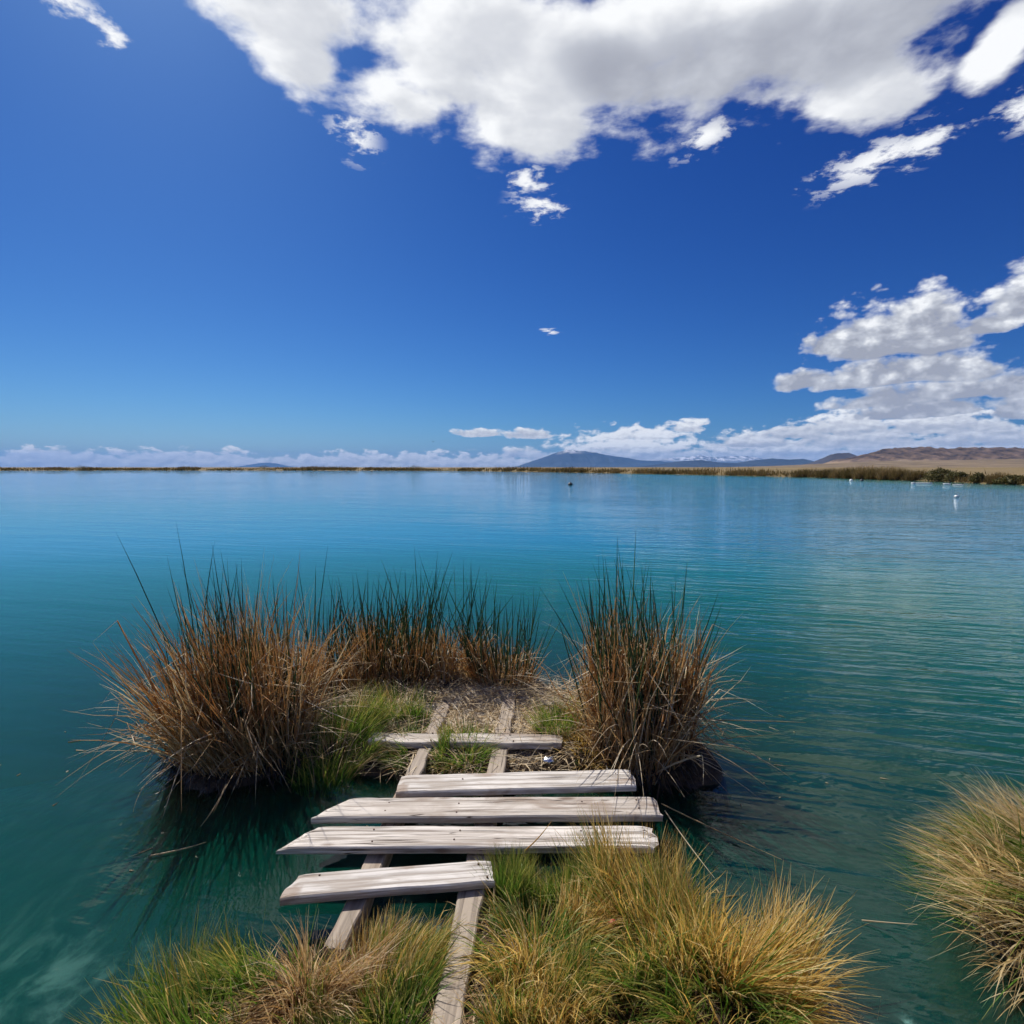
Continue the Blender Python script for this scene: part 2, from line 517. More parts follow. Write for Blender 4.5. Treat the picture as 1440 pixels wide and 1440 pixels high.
def water_mat():
    m, n, out = new_mat('lake_water')
    P = n.node('ShaderNodeTexCoord').outputs['Object']
    x, y, z = n.sep(P)
    depth = n.node('ShaderNodeAttribute', attribute_name='depth').outputs['Fac']
    # --- ripples: crests run left to right, a little downhill to the right
    rot = n.node('ShaderNodeMapping', {'Vector': P, 'Rotation': (0, 0, R_(14.0))}).outputs[0]
    w1 = n.noise(n.vm('MULTIPLY', rot, (1.1, 6.2, 1)), 1.0, 3, 0.5, 0.3)
    w2 = n.noise(n.vm('MULTIPLY', rot, (0.30, 1.5, 1)), 1.0, 2, 0.5, 0.4)
    rot2 = n.node('ShaderNodeMapping', {'Vector': P, 'Rotation': (0, 0, R_(-22.0))}).outputs[0]
    w3 = n.noise(n.vm('MULTIPLY', rot2, (3.0, 12.0, 1)), 1.0, 2, 0.5)
    gust = n.noise(n.vm('MULTIPLY', rot, (0.012, 0.05, 1)), 1.0, 3, 0.55)
    patch = n.noise(n.vm('MULTIPLY', rot, (0.11, 0.22, 1)), 1.0, 2, 0.5)
    rightside = n.ss(n.m('ADD', x, n.m('MULTIPLY', y, -0.18)), -1.2, 3.0, 0.35, 1.3)
    amp = n.m('MULTIPLY', rightside, n.m('ADD', n.lin(patch, 0.3, 0.7, 0.30, 1.0), n.m('ADD', n.lin(gust, 0.35, 0.65, -0.20, 0.45), n.ss(y, 10.0, 70.0, 0.0, 0.9))))
    hgt = n.m('ADD', n.m('MULTIPLY', w1, 0.026), n.m('ADD', n.m('MULTIPLY', w2, 0.045), n.m('MULTIPLY', w3, 0.006)))
    hgt = n.m('MULTIPLY', hgt, amp)
    bump = n.node('ShaderNodeBump', {'Height': hgt, 'Strength': 1.0, 'Distance': 1.0}).outputs[0]
    # --- milky turquoise body, clear enough to show the bed where it is shallow
    c_var = n.noise(n.vm('MULTIPLY', P, (0.05, 0.11, 0)), 1.0, 3, 0.5)
    body = n.mix(n.lin(c_var, 0.35, 0.65), (0.004, 0.175, 0.118), (0.005, 0.205, 0.128))
    body = n.mix(n.ss(depth, 2.2, 6.2), body, (0.008, 0.200, 0.300))
    op = n.m('SUBTRACT', 1.0, n.m('POWER', 2.718, n.m('MULTIPLY', n.m('MAXIMUM', depth, 0.0), -0.27)))
    dif = n.node('ShaderNodeBsdfDiffuse', {'Color': body})
    tra = n.node('ShaderNodeBsdfTransparent', {'Color': (0.55, 0.80, 0.80, 1)})
    inner = n.node('ShaderNodeMixShader', {0: op, 1: tra.outputs[0], 2: dif.outputs[0]})
    glo = n.node('ShaderNodeBsdfGlossy', {'Color': (1, 1, 1, 1), 'Roughness': 0.03, 'Normal': bump})
    fr = n.node('ShaderNodeFresnel', {'IOR': 1.333, 'Normal': bump}).outputs[0]
    mx = n.node('ShaderNodeMixShader', {0: fr, 1: inner.outputs[0], 2: glo.outputs[0]})
    n.put(out.inputs['Surface'], mx.outputs[0])
    return m


def wood_mat(name, tone, seed, dirt=0.5):
    m, n, out = new_mat(name)
    P = n.node('ShaderNodeTexCoord').outputs['Object']
    P = n.vm('ADD', P, (seed * 3.17, seed * 1.31, 0))
    g1 = n.noise(n.vm('MULTIPLY', P, (1.6, 46.0, 46.0)), 1.0, 6, 0.62, 0.25)
    g2 = n.noise(n.vm('MULTIPLY', P, (0.9, 14.0, 14.0)), 1.0, 4, 0.6, 0.6)
    st = n.noise(n.vm('MULTIPLY', P, (3.0, 6.0, 6.0)), 1.0, 4, 0.6, 0.5)
    col = n.mix(n.lin(g2, 0.35, 0.65), tuple(0.84 * c for c in tone), tone)
    col = n.mix(n.ss(g1, 0.56, 0.38, 0, 0.78), col, (0.20, 0.165, 0.13))
    col = n.mix(n.ss(st, 0.51, 0.64, 0, dirt), col, (0.27, 0.20, 0.15))
    gry = n.noise(n.vm('MULTIPLY', P, (1.7, 4.0, 4.0)), 1.0, 5, 0.65, 0.8)
    col = n.mix(n.ss(gry, 0.47, 0.68, 0, 0.65), col, (0.36, 0.31, 0.26))
    kn = n.node('ShaderNodeTexVoronoi', {'Vector': n.vm('MULTIPLY', P, (2.6, 9.0, 9.0)), 'Scale': 1.0, 'Randomness': 1.0}).outputs['Distance']
    col = n.mix(n.ss(kn, 0.16, 0.06, 0, 0.8), col, (0.15, 0.10, 0.07))
    crack = n.noise(n.vm('MULTIPLY', P, (0.8, 30.0, 30.0)), 1.0, 2, 0.5, 0.15)
    ck = n.ss(n.m('ABSOLUTE', n.m('SUBTRACT', crack, 0.5)), 0.012, 0.0)
    gate = n.ss(n.noise(n.vm('MULTIPLY', P, (1.2, 5.0, 5.0)), 1.0, 1, 0.5), 0.42, 0.52)
    ck = n.m('MULTIPLY', ck, gate)
    col = n.mix(ck, col, (0.06, 0.045, 0.035))
    hgt = n.m('SUBTRACT', n.m('MULTIPLY', g1, 0.5), ck)
    bump = n.node('ShaderNodeBump', {'Height': hgt, 'Strength': 0.6, 'Distance': 0.006})
    pr = n.node('ShaderNodeBsdfPrincipled', {'Base Color': col, 'Roughness': 0.8, 'Specular IOR Level': 0.2, 'Normal': bump.outputs[0]})
    n.put(out.inputs['Surface'], pr.outputs[0])
    return m


def plain(name, color, rough=0.5, metal=0.0, vary=0.25, scale=20):
    m, n, out = new_mat(name)
    P = n.node('ShaderNodeTexCoord').outputs['Object']
    a = n.noise(P, scale, 4, 0.6)
    col = n.mix(n.lin(a, 0.3, 0.7, 0, vary), tuple(color), tuple(0.4 * c for c in color))
    pr = n.node('ShaderNodeBsdfPrincipled', {'Base Color': col, 'Roughness': rough, 'Metallic': metal})
    n.put(out.inputs['Surface'], pr.outputs[0])
    return m


# ------------------------------------------------------------------ heights of land and bed
SHORE_AZ = np.radians(np.array([-180, -165, -150, -130, -110, -90, -60, -42.5, -30, -20, -10, -2, 6, 14, 20, 26, 31, 36, 40, 43, 50, 62, 80, 100, 125, 150, 165, 180.0]))
SHORE_R = np.array([7, 8, 12, 30, 75, 160, 300, 430, 390, 350, 310, 262, 200, 158, 138, 122, 108, 95, 84, 79, 66, 48, 34, 24, 15, 9, 7, 7.0])


def shore_r(az):
    return np.interp(az, SHORE_AZ, SHORE_R)


def terrain_h(x, y):
    r = np.hypot(x, y)
    az = np.arctan2(x, y)
    R = shore_r(az)
    R = R * (1 + 0.035 * (fbm(az * 14 + 30, 0 * az + 2.2, 4) - 0.5))
    d = r - R
    out = np.minimum(0.9, 0.05 + d * 0.10) + 0.5 * np.clip(d / 200, 0, 1) + 0.25 * (fbm(x * 0.05, y * 0.05, 3) - 0.5) * np.clip(d / 15, 0, 1)
    ins = np.maximum(-7.0, d * 0.22)
    return np.where(d > 0, out, ins)


BLOBS = [  # centre x, y, radii, height of the crown
    (0.00, 0.80, 1.30, 1.42, 0.09), (0.0, -2.0, 3.2, 2.9, 0.25),
    (-1.70, 3.50, 0.46, 0.42, 0.05), (-1.15, 3.75, 0.5, 0.45, 0.07), (-0.80, 4.42, 1.05, 0.50, 0.09), (-0.25, 3.80, 1.10, 0.72, 0.09),
    (0.72, 3.50, 0.48, 0.44, 0.07), (1.02, 3.32, 0.26, 0.24, 0.05), (2.42, 1.85, 0.55, 0.62, 0.16), (3.6, 0.2, 1.4, 1.4, 0.2),
]


def bank_h(x, y):
    f = np.full(np.shape(x), -9.0)
    nz = fbm(x * 2.3 + 5, y * 2.3 + 3, 4) - 0.5
    h = np.full(np.shape(x), -9.0)
    for cx, cy, rx, ry, top in BLOBS:
        e = 1 - ((x - cx) / rx) ** 2 - ((y - cy) / ry) ** 2 + nz * 0.9
        up = top * (1 - np.exp(-np.maximum(e, 0) * 5.0))
        dn = -0.45 * (1 - np.exp(np.minimum(e, 0) * 2.2)) - 0.58 * min(rx, ry) * (np.sqrt(1 - np.minimum(e, 0)) - 1)
        v = np.where(e > 0, up, dn)
        kk = np.clip(0.25 - 0.5 * np.maximum(h, v), 0.04, 0.6)        # soft creases under water
        t = np.clip(0.5 + 0.5 * (h - v) / kk, 0, 1)
        h = v * (1 - t) + h * t + kk * t * (1 - t)
    h = h + 0.05 * (fbm(x * 7, y * 7, 3) - 0.5)
    return np.maximum(h, -7.2)


def full_h(x, y):
    return np.maximum(terrain_h(x, y), bank_h(x, y))


def grid_faces(nu, nv, wrap=False):
    i = np.arange(nu - (0 if wrap else 1))
    j = np.arange(nv - 1)
    I, J = np.meshgrid(i, j, indexing='ij')
    I2 = (I + 1) % nu
    return np.stack([I * nv + J, I2 * nv + J, I2 * nv + J + 1, I * nv + J + 1], -1).reshape(-1, 4)


# land sheet that reaches the horizon, lake basin sunk into it
NA = 720
azs = np.linspace(-np.pi, np.pi, NA, endpoint=False)
rr = np.concatenate([[5.0], np.geomspace(8.0, 2500, 230), np.geomspace(2800, 46000, 30)])
A, RR = np.meshgrid(azs, rr, indexing='ij')
X = RR * np.sin(A)
Y = RR * np.cos(A)
Z = terrain_h(X, Y)
Z = np.where(RR < 9.0, np.minimum(Z, -6.5), Z)
me = mesh_np('ground', np.stack([X, Y, Z], -1).reshape(-1, 3), grid_faces(NA, len(rr), True), plain_mat())
obj('ground', me, kind='structure')

# near bank and bed
xs = np.linspace(-9, 9, 380)
ys = np.linspace(-8.5, 11, 420)
GX, GY = np.meshgrid(xs, ys, indexing='ij')
GZ = bank_h(GX, GY)
me = mesh_np('bank', np.stack([GX, GY, GZ], -1).reshape(-1, 3), grid_faces(380, 420), ground_mat())
obj('bank', me, kind='structure')

# water
NA = 540
azs = np.linspace(-np.pi, np.pi, NA, endpoint=False)
K = 230
k = np.linspace(0, 1, K)
A, KK = np.meshgrid(azs, k, indexing='ij')
RM = shore_r(A) * 1.03 + 2
RR = 0.3 * (RM / 0.3) ** KK
X = RR * np.sin(A)
Y = RR * np.cos(A)
dep = -full_h(X, Y)
me = mesh_np('lake', np.stack([X, Y, 0 * X], -1).reshape(-1, 3), grid_faces(NA, K, True), water_mat(),
             attrs={'depth': dep.ravel()})
obj('lake', me, kind='structure')


# ------------------------------------------------------------------ hills and mountains
def ridge(name, outline, dist, depth, mat, label=None, rough=0.25, nx=220, ny=60, foot=0.0, front=1.0, gully=1.0, crag=0.07):
    """a hill range: crest heights from its skyline, real depth, gullied slopes"""
    px = np.array([o[0] for o in outline], float)
    crest = np.array([at_y(o[0], o[1], dist)[2] for o in outline])
    wx = np.array([at_y(o[0], o[1], dist)[0] for o in outline])
    u = np.linspace(wx[0], wx[-1], nx)
    hc = np.maximum(np.interp(u, wx, crest), 0.0)
    H = hc.max()
    v = np.linspace(-1, 1, ny)
    U, Vv = np.meshgrid(u, v, indexing='ij')
    HC = np.repeat(hc[:, None], ny, 1)
    sc = 6.0 / depth
    gn = fbm(U * sc * 1.6 + 11, Vv * 1.3 + 4 + U * 0, 5, 0.55)
    ridged = 1 - np.abs(2 * gn - 1)
    s = np.clip(1 - np.abs(Vv), 0, 1)
    prof = np.where(Vv < 0, s ** (1.25 * front), s ** 1.2)
    Zz = HC * prof
    Zz = Zz - gully * rough * H * (ridged - 0.3) * 4 * prof * (1 - prof) * (HC / H) ** 0.7
    Zz = Zz + crag * H * (fbm(U * sc * 7, Vv * 7, 5, 0.6) - 0.5) * np.minimum(s * 3, 1) * (HC / H)
    Zz = np.where(np.abs(Vv) > 0.999, -3.0, np.maximum(Zz, -2.0))
    Yy = dist + Vv * depth + depth * 0.18 * (fbm(U * sc * 0.8, 0 * U + 3.3, 3) - 0.5) * (1 - np.abs(Vv))
    me = mesh_np(name, np.stack([U, Yy, Zz], -1).reshape(-1, 3), grid_faces(nx, ny)[:, ::-1], mat)
    o = obj(name, me, kind='structure')
    if label:
        o['label'] = label
    return o


M_MESA = rock_mat('mesa_rock', (0.035, 0.026, 0.022), (0.19, 0.13, 0.092), (0.28, 0.205, 0.13), 190.0, apron=0.28, sx=0.011)  # brown rock; the cloud shadow over the mesa is darkened into its colour
M_BUTTE = rock_mat('butte_rock', (0.05, 0.045, 0.05), (0.085, 0.075, 0.075), (0.28, 0.22, 0.15), 190.0, apron=0.10, sx=0.004)
M_PEAK = rock_mat('hazed_peak_rock', (0.028, 0.050, 0.085), (0.055, 0.080, 0.12), (0.2, 0.18, 0.15), 720.0, snow=0.93, sx=0.0009)  # blue of the distant haze painted into the rock colour
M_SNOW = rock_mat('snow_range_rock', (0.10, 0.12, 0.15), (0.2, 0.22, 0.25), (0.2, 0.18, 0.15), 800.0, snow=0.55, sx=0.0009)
M_LOWR = rock_mat('hazed_low_range_rock', (0.025, 0.04, 0.07), (0.05, 0.07, 0.10), (0.2, 0.18, 0.15), 400.0, sx=0.001)  # dark rock with haze blue put into its base colour
M_APRON = rock_mat('alluvial_apron', (0.12, 0.092, 0.055), (0.26, 0.195, 0.125), (0.2, 0.18, 0.15), 100.0, sx=0.0065)

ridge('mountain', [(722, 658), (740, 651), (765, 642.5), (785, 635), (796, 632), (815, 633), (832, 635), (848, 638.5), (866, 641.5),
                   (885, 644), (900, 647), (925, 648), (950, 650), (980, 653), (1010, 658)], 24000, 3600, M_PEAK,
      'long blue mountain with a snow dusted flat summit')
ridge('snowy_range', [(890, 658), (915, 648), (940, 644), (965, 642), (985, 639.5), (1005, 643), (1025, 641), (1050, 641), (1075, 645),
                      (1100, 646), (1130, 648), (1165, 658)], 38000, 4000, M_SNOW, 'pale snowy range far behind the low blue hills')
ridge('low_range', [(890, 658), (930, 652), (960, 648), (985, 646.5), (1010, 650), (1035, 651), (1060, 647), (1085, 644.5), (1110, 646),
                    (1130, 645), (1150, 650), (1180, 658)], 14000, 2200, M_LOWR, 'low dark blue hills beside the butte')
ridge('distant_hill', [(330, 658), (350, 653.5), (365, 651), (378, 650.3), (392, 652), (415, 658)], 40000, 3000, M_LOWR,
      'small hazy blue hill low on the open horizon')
ridge('butte', [(1120, 658), (1143, 652), (1160, 645), (1168, 638.5), (1176, 636.8), (1192, 636.5), (1203, 641), (1230, 644), (1290, 650), (1330, 658)],
      9000, 1300, M_BUTTE, 'dark flat topped butte beside the brown mesa', gully=0.6)
ridge('mesa', [(1150, 658), (1180, 650), (1200, 642), (1225, 637), (1243, 631.5), (1262, 630), (1280, 627.5), (1298, 628.5), (1325, 630.5),
               (1350, 629.5), (1380, 629), (1410, 629.5), (1440, 629.5), (1500, 631), (1600, 636), (1800, 650), (1900, 657)], 5200, 1300, M_MESA,
      'wide brown mesa with tan lower slopes', gully=1.5, nx=520, ny=110, crag=0.22)
ridge('apron', [(1040, 657.5), (1110, 655), (1180, 651), (1260, 648), (1340, 647), (1440, 645), (1600, 645), (1900, 655), (2000, 657)], 3300, 1500, M_APRON,
      'tan gravel slope at the foot of the mesa', gully=0.1, rough=0.1, crag=0.03)


# ------------------------------------------------------------------ blades and stems
def strands(base, d0, L, width, bend=None, kink=None, segs=5, sides=2, rnd=None, taper=1.4, face=None, rs=None, wob=0.0):
    """many blades as one mesh. base, d0: (n,3); L, width: (n,); bend: (n,3) added along the length;
    kink: (n,4) a direction added past a fraction of the length"""
    r = rs or rng
    n = len(base)
    base = np.asarray(base, float)
    d0 = np.asarray(d0, float)
    L = np.broadcast_to(np.asarray(L, float), (n,))
    width = np.broadcast_to(np.asarray(width, float), (n,))
    t = np.linspace(0, 1, segs + 1)
    pts = np.zeros((n, segs + 1, 3))
    pts[:, 0] = base
    for i in range(segs):
        tm = (t[i] + t[i + 1]) / 2
        d = d0.copy()
        if bend is not None:
            d = d + bend * tm
        if kink is not None:
            d = d + kink[:, :3] * (tm > kink[:, 3])[:, None]
        if wob:
            d = d + r.normal(0, wob, (n, 3)) * tm
        d /= np.linalg.norm(d, axis=1)[:, None] + 1e-9
        pts[:, i + 1] = pts[:, i] + d * (L / segs)[:, None]
    ang = r.random(n) * 2 * np.pi
    side = np.stack([np.cos(ang), np.sin(ang), 0 * ang], -1)
    axis = d0 / np.linalg.norm(d0, axis=1)[:, None]
    side = side - axis * np.sum(side * axis, 1)[:, None]
    side /= np.linalg.norm(side, axis=1)[:, None] + 1e-9
    up = np.cross(axis, side)
    wt = np.maximum(1 - t ** taper, 0.08)
    if rnd is None:
        rnd = r.random(n)
    if sides == 2:
        off = side[:, None, :] * (width[:, None] * wt[None, :])[..., None] * 0.5
        V = np.stack([pts - off, pts + off], 2)              # n, s+1, 2, 3
        m = 2
    else:
        rings = []
        for q in range(sides):
            a = 2 * np.pi * q / sides
            o = side * math.cos(a) + up * math.sin(a)
            rings.append(pts + o[:, None, :] * (width[:, None] * wt[None, :])[..., None] * 0.5)
        V = np.stack(rings, 2)
        m = sides
    per = (segs + 1) * m
    V = V.reshape(-1, 3)
    fs = []
    for i in range(segs):
        if sides == 2:
            fs.append([i * 2, i * 2 + 1, i * 2 + 3, i * 2 + 2])
        else:
            for q in range(m):
                q2 = (q + 1) % m
                fs.append([i * m + q, i * m + q2, (i + 1) * m + q2, (i + 1) * m + q])
    fs = np.array(fs)
    F = (np.arange(n)[:, None, None] * per + fs[None]).reshape(-1, 4)
    along = np.tile(np.repeat(t, m), n)
    return V, F, {'rnd': np.repeat(rnd, per), 'along': along}


def put_strands(name, mat, parent, data, kind='stuff'):
    V, F, at_ = data
    V = V - np.array(parent.location) if parent is not None else V
    me = mesh_np(name, V, F, mat, smooth=True, attrs=at_)
    return obj(name, me, parent, kind=kind)


def disc(n, cx, cy, rx, ry, pw=0.5):
    a = rng.random(n) * 2 * np.pi
    r = rng.random(n) ** pw
    return cx + rx * r * np.cos(a), cy + ry * r * np.sin(a)


def on_ground(x, y, lift=-0.01):
    return np.stack([x, y, np.maximum(full_h(x, y), -0.06) + lift], -1)


def lean_dirs(x, y, cx, cy, rx, ry, fan, spread, tilt=(0, 0)):
    ox = (x - cx) / rx
    oy = (y - cy) / ry
    d = np.stack([ox * fan + tilt[0] + rng.normal(0, spread, len(x)), oy * fan + tilt[1] + rng.normal(0, spread, len(x)), np.ones(len(x))], -1)
    return d / np.linalg.norm(d, axis=1)[:, None]


def reed_clump(label, cx, cy, rx, ry, n_dry, n_grn, h_dry, h_grn, fan, tilt=(0, 0), group='reed clumps on the islet', droop=90, gtilt=None):
    root = thing('reed_clump', (cx, cy, 0.0), label, 'reeds', group)
    # dry stems
    x, y = disc(n_dry, cx, cy, rx, ry, 0.6)
    b = on_ground(x, y)
    d = lean_dirs(x, y, cx, cy, rx, ry, fan, 0.11, tilt)
    wild = rng.random(n_dry) < 0.28
    d[wild] += rng.normal(0, 0.30, (int(wild.sum()), 3))
    lk = np.stack([fbm(x * 6 + 31, y * 6, 2) - 0.5, fbm(x * 6, y * 6 + 57, 2) - 0.5, 0 * x], -1)
    d = d + lk * 0.75
    L = h_dry * (0.65 + 0.7 * fbm(x * 5 + 3, y * 5 + 8, 2)) * (0.30 + 0.80 * rng.beta(2.0, 1.7, n_dry))
    L = L * np.clip(d[:, 2] / np.linalg.norm(d, axis=1) * 1.9 - 0.75, 0.3, 1)
    edge = np.hypot((x - cx) / rx, (y - cy) / ry)
    out = np.stack([(x - cx) / rx, (y - cy) / ry, 0 * x], -1)
    bend = out * 0.14 + rng.normal(0, 0.15, (n_dry, 3))
    bend[:, 2] -= 0.12 + 0.3 * rng.random(n_dry) * edge
    kd = rng.normal(0, 1.0, (n_dry, 3))
    kd[:, 2] = -1.0 - rng.random(n_dry) * 1.2
    kd[:, :2] += out[:, :2] * 0.8
    kfrac = np.where(rng.random(n_dry) < 0.34, 0.45 + 0.4 * rng.random(n_dry), 2.0)
    kink = np.concatenate([kd, kfrac[:, None]], 1)
    rv = np.clip(rng.beta(1.6, 2.0, n_dry) * 0.9 + 0.45 * (rng.random(n_dry) < 0.26), 0, 1)
    put_strands('dry_stems', M_REED_DRY, root, strands(b, d, L, 0.0045 + 0.009 * rng.random(n_dry) ** 2, bend, kink, 6, 3, rv, 4.0, wob=0.09))
    # short dense thatch in the clump
    nt = int(n_dry * 0.8)
    x, y = disc(nt, cx, cy, rx * 0.97, ry * 0.97, 0.5)
    d = lean_dirs(x, y, cx, cy, rx, ry, fan * 1.15, 0.30, tilt)
    bend = rng.normal(0, 0.5, (nt, 3))
    bend[:, 2] -= 0.35
    put_strands('thatch', M_REED_DRY, root, strands(on_ground(x, y), d, h_dry * (0.2 + 0.35 * rng.random(nt)), 0.007, bend, None, 4, 2, rng.beta(1.6, 2.0, nt), 1.6))
    # green stems
    x, y = disc(n_grn, cx, cy, rx * 0.9, ry * 0.9, 0.6)
    d = lean_dirs(x, y, cx, cy, rx, ry, fan * 0.75, 0.17, gtilt or tilt)
    L = h_grn * (0.62 + 0.76 * fbm(x * 4 + 21, y * 4 + 5, 2)) * (0.50 + 0.5 * rng.beta(1.5, 2.2, n_grn))
    bend = rng.normal(0, 0.12, (n_grn, 3))
    put_strands('green_stems', M_REED_GRN, root, strands(on_ground(x, y), d, L, 0.0076 + 0.003 * rng.random(n_grn), bend, None, 5, 3, None, 5.0))
    # wet roots along the water line
    k = 420
    a = rng.random(k) * 2 * np.pi
    e = 1.0 + 0.22 * rng.random(k)
    b = np.stack([cx + rx * e * np.cos(a), cy + ry * e * np.sin(a), 0.02 + 0.10 * rng.random(k)], -1)
    d = np.stack([np.cos(a) * 0.6, np.sin(a) * 0.6, -0.9 + 0 * a], -1) + rng.normal(0, 0.35, (k, 3))
    put_strands('wet_roots', M_ROOT, root, strands(b, d, 0.08 + 0.14 * rng.random(k), 0.006, rng.normal(0, 0.4, (k, 3)), None, 3, 2, None, 2.0))
    # snapped stems lying across the others
    k = int(n_dry * 0.14)
    x, y = disc(k, cx, cy, rx * 0.95, ry * 0.95, 0.5)
    a = rng.random(k) * 2 * np.pi
    b = np.stack([x, y, 0.12 + h_dry * 0.55 * rng.random(k)], -1)
    d = np.stack([np.cos(a), np.sin(a), rng.normal(-0.1, 0.45, k)], -1)
    put_strands('snapped_stems', M_STRAW, root, strands(b, d, h_dry * (0.15 + 0.35 * rng.random(k)), 0.0075, rng.normal(0, 0.3, (k, 3)), None, 4, 3, None, 3.0))
    # stems bowed out over the water
    a = rng.random(droop) * 2 * np.pi
    x = cx + rx * np.cos(a) * 0.95
    y = cy + ry * np.sin(a) * 0.95
    d = np.stack([np.cos(a) * 1.0 + tilt[0], np.sin(a) * 1.0 + tilt[1], 0.25 + 1.0 * rng.random(droop)], -1)
    d /= np.linalg.norm(d, axis=1)[:, None]
    bend = np.stack([0 * a, 0 * a, -0.25 - 0.9 * rng.random(droop)], -1) + rng.normal(0, 0.15, (droop, 3))
    L = h_dry * (0.35 + 0.4 * rng.random(droop))
    b = on_ground(x, y)
    b[:, 2] = np.maximum(b[:, 2], 0) + 0.25 * rng.random(droop)
    b[:, 0] = cx + (b[:, 0] - cx) * 0.8
    b[:, 1] = cy + (b[:, 1] - cy) * 0.8
    put_strands('bowed_stems', M_STRAW, root, strands(b, d, L, 0.0066, bend, None, 6, 3, None, 2.0))
    return root


# ------------------------------------------------------------------ boardwalk
BW = thing('boardwalk', (0.1, 2.6, 0.1), 'broken boardwalk of bleached planks on two joists, bridging the gap to the reed islet', 'boardwalk')
M_WOOD = [wood_mat('bleached_wood_%d' % i, c, i + 1, 0.75) for i, c in enumerate(((0.70, 0.665, 0.62), (0.66, 0.61, 0.55), (0.72, 0.67, 0.61)))]
M_WOODG = wood_mat('grey_wood', (0.40, 0.335, 0.265), 9, 0.6)
M_NAIL = plain('rusty_nail', (0.09, 0.05, 0.035), 0.7, 0.4)


def board(name, p0, p1, width, th, mat, endcut0=0.0, endcut1=0.0, warp=0.006, seed=0, sag=0.0, chew=0.006, roll=0.0):
    """a plank between two points of its top face; ends cut askew and worn"""
    p0 = np.array(p0, float)
    p1 = np.array(p1, float)
    L = np.linalg.norm(p1 - p0)
    ex = (p1 - p0) / L
    ey = np.cross([0, 0, 1], ex)
    ey /= np.linalg.norm(ey)
    ez = np.cross(ex, ey)
    if roll:
        ey, ez = ey * math.cos(roll) + ez * math.sin(roll), ez * math.cos(roll) - ey * math.sin(roll)
    nl = max(8, int(L / 0.03))
    r = 0.006
    prof = []
    w2 = width / 2
    for yv in np.linspace(-w2 + r, w2 - r, 6):
        prof.append((yv, 0.0))
    prof += [(w2, -r), (w2, -th + r), (w2 - r, -th), (-w2 + r, -th), (-w2, -th + r), (-w2, -r)]
    prof = np.array(prof)
    m = len(prof)
    s = np.linspace(0, 1, nl + 1)
    Vv = np.zeros((nl + 1, m, 3))
    for i, si in enumerate(s):
        yy = prof[:, 0]
        zz = prof[:, 1]
        xx = si * L + endcut0 * (yy / width) * (1 - si) ** 6 + endcut1 * (yy / width) * si ** 6
        e = min(si, 1 - si) * L
        wear = chew * math.exp(-e / 0.02)
        jit = (vnoise(yy * 60 + seed * 7, 0 * yy + seed + (0 if si < 0.5 else 9)) - 0.5) * 4 * wear
        xx = xx + jit
        edge = (vnoise(np.full(m, si * L * 9 + seed), np.sign(yy) * 3 + 20) - 0.5) * warp * 1.2 * np.sign(yy) * (np.abs(yy) > w2 - 0.02)
        zz = zz + warp * (vnoise(np.full(m, si * L * 2.2 + seed * 3.1), yy * 4 + 40) - 0.5) - sag * 4 * si * (1 - si) - wear * (zz > -0.02)
        Vv[i] = np.stack([xx, yy + edge, zz], -1)
    F = []
    for i in range(nl):
        for q in range(m):
            q2 = (q + 1) % m
            F.append([i * m + q, i * m + q2, (i + 1) * m + q2, (i + 1) * m + q])
    me = bpy.data.meshes.new(name)
    faces = [f[::-1] for f in F] + [list(range(m)), list(range(nl * m, nl * m + m))[::-1]]
    me.from_pydata(Vv.reshape(-1, 3).tolist(), [], faces)
    me.materials.append(mat)
    me.update()
    o = bpy.data.objects.new(name, me)
    from mathutils import Matrix
    Mx = Matrix(((ex[0], ey[0], ez[0], p0[0]), (ex[1], ey[1], ez[1], p0[1]), (ex[2], ey[2], ez[2], p0[2]), (0, 0, 0, 1)))
    link(o)
    o.parent = BW
    o.matrix_parent_inverse = Matrix.Translation(BW.location).inverted()
    o.matrix_basis = Mx
    return o


def nail_mesh():
    a = np.linspace(0, 2 * np.pi, 8, endpoint=False)
    V = [(0.0048 * math.cos(t), 0.0048 * math.sin(t), -0.004) for t in a] + [(0.004 * math.cos(t), 0.004 * math.sin(t), 0.0018) for t in a]
    F = [[i, (i + 1) % 8, 8 + (i + 1) % 8, 8 + i] for i in range(8)] + [list(range(8, 16))]
    me = bpy.data.meshes.new('nail')
    me.from_pydata(V, [], F)
    me.materials.append(M_NAIL)
    return me


NAIL = nail_mesh()


def nails(b, spots):
    for (x, y) in spots:
        o = bpy.data.objects.new('nail', NAIL)
        o.location = (x, y, 0.001)
        link(o, b)


TOP = 0.165


def mid(a, b, z):
    A_ = at(a[0], a[1], z)
    B_ = at(b[0], b[1], z)
    return tuple((A_[i] + B_[i]) / 2 for i in range(3))


# joists run under everything, away from the camera
def along_line(a, b, z):
    return at(a[0], a[1], z), at(b[0], b[1], z)


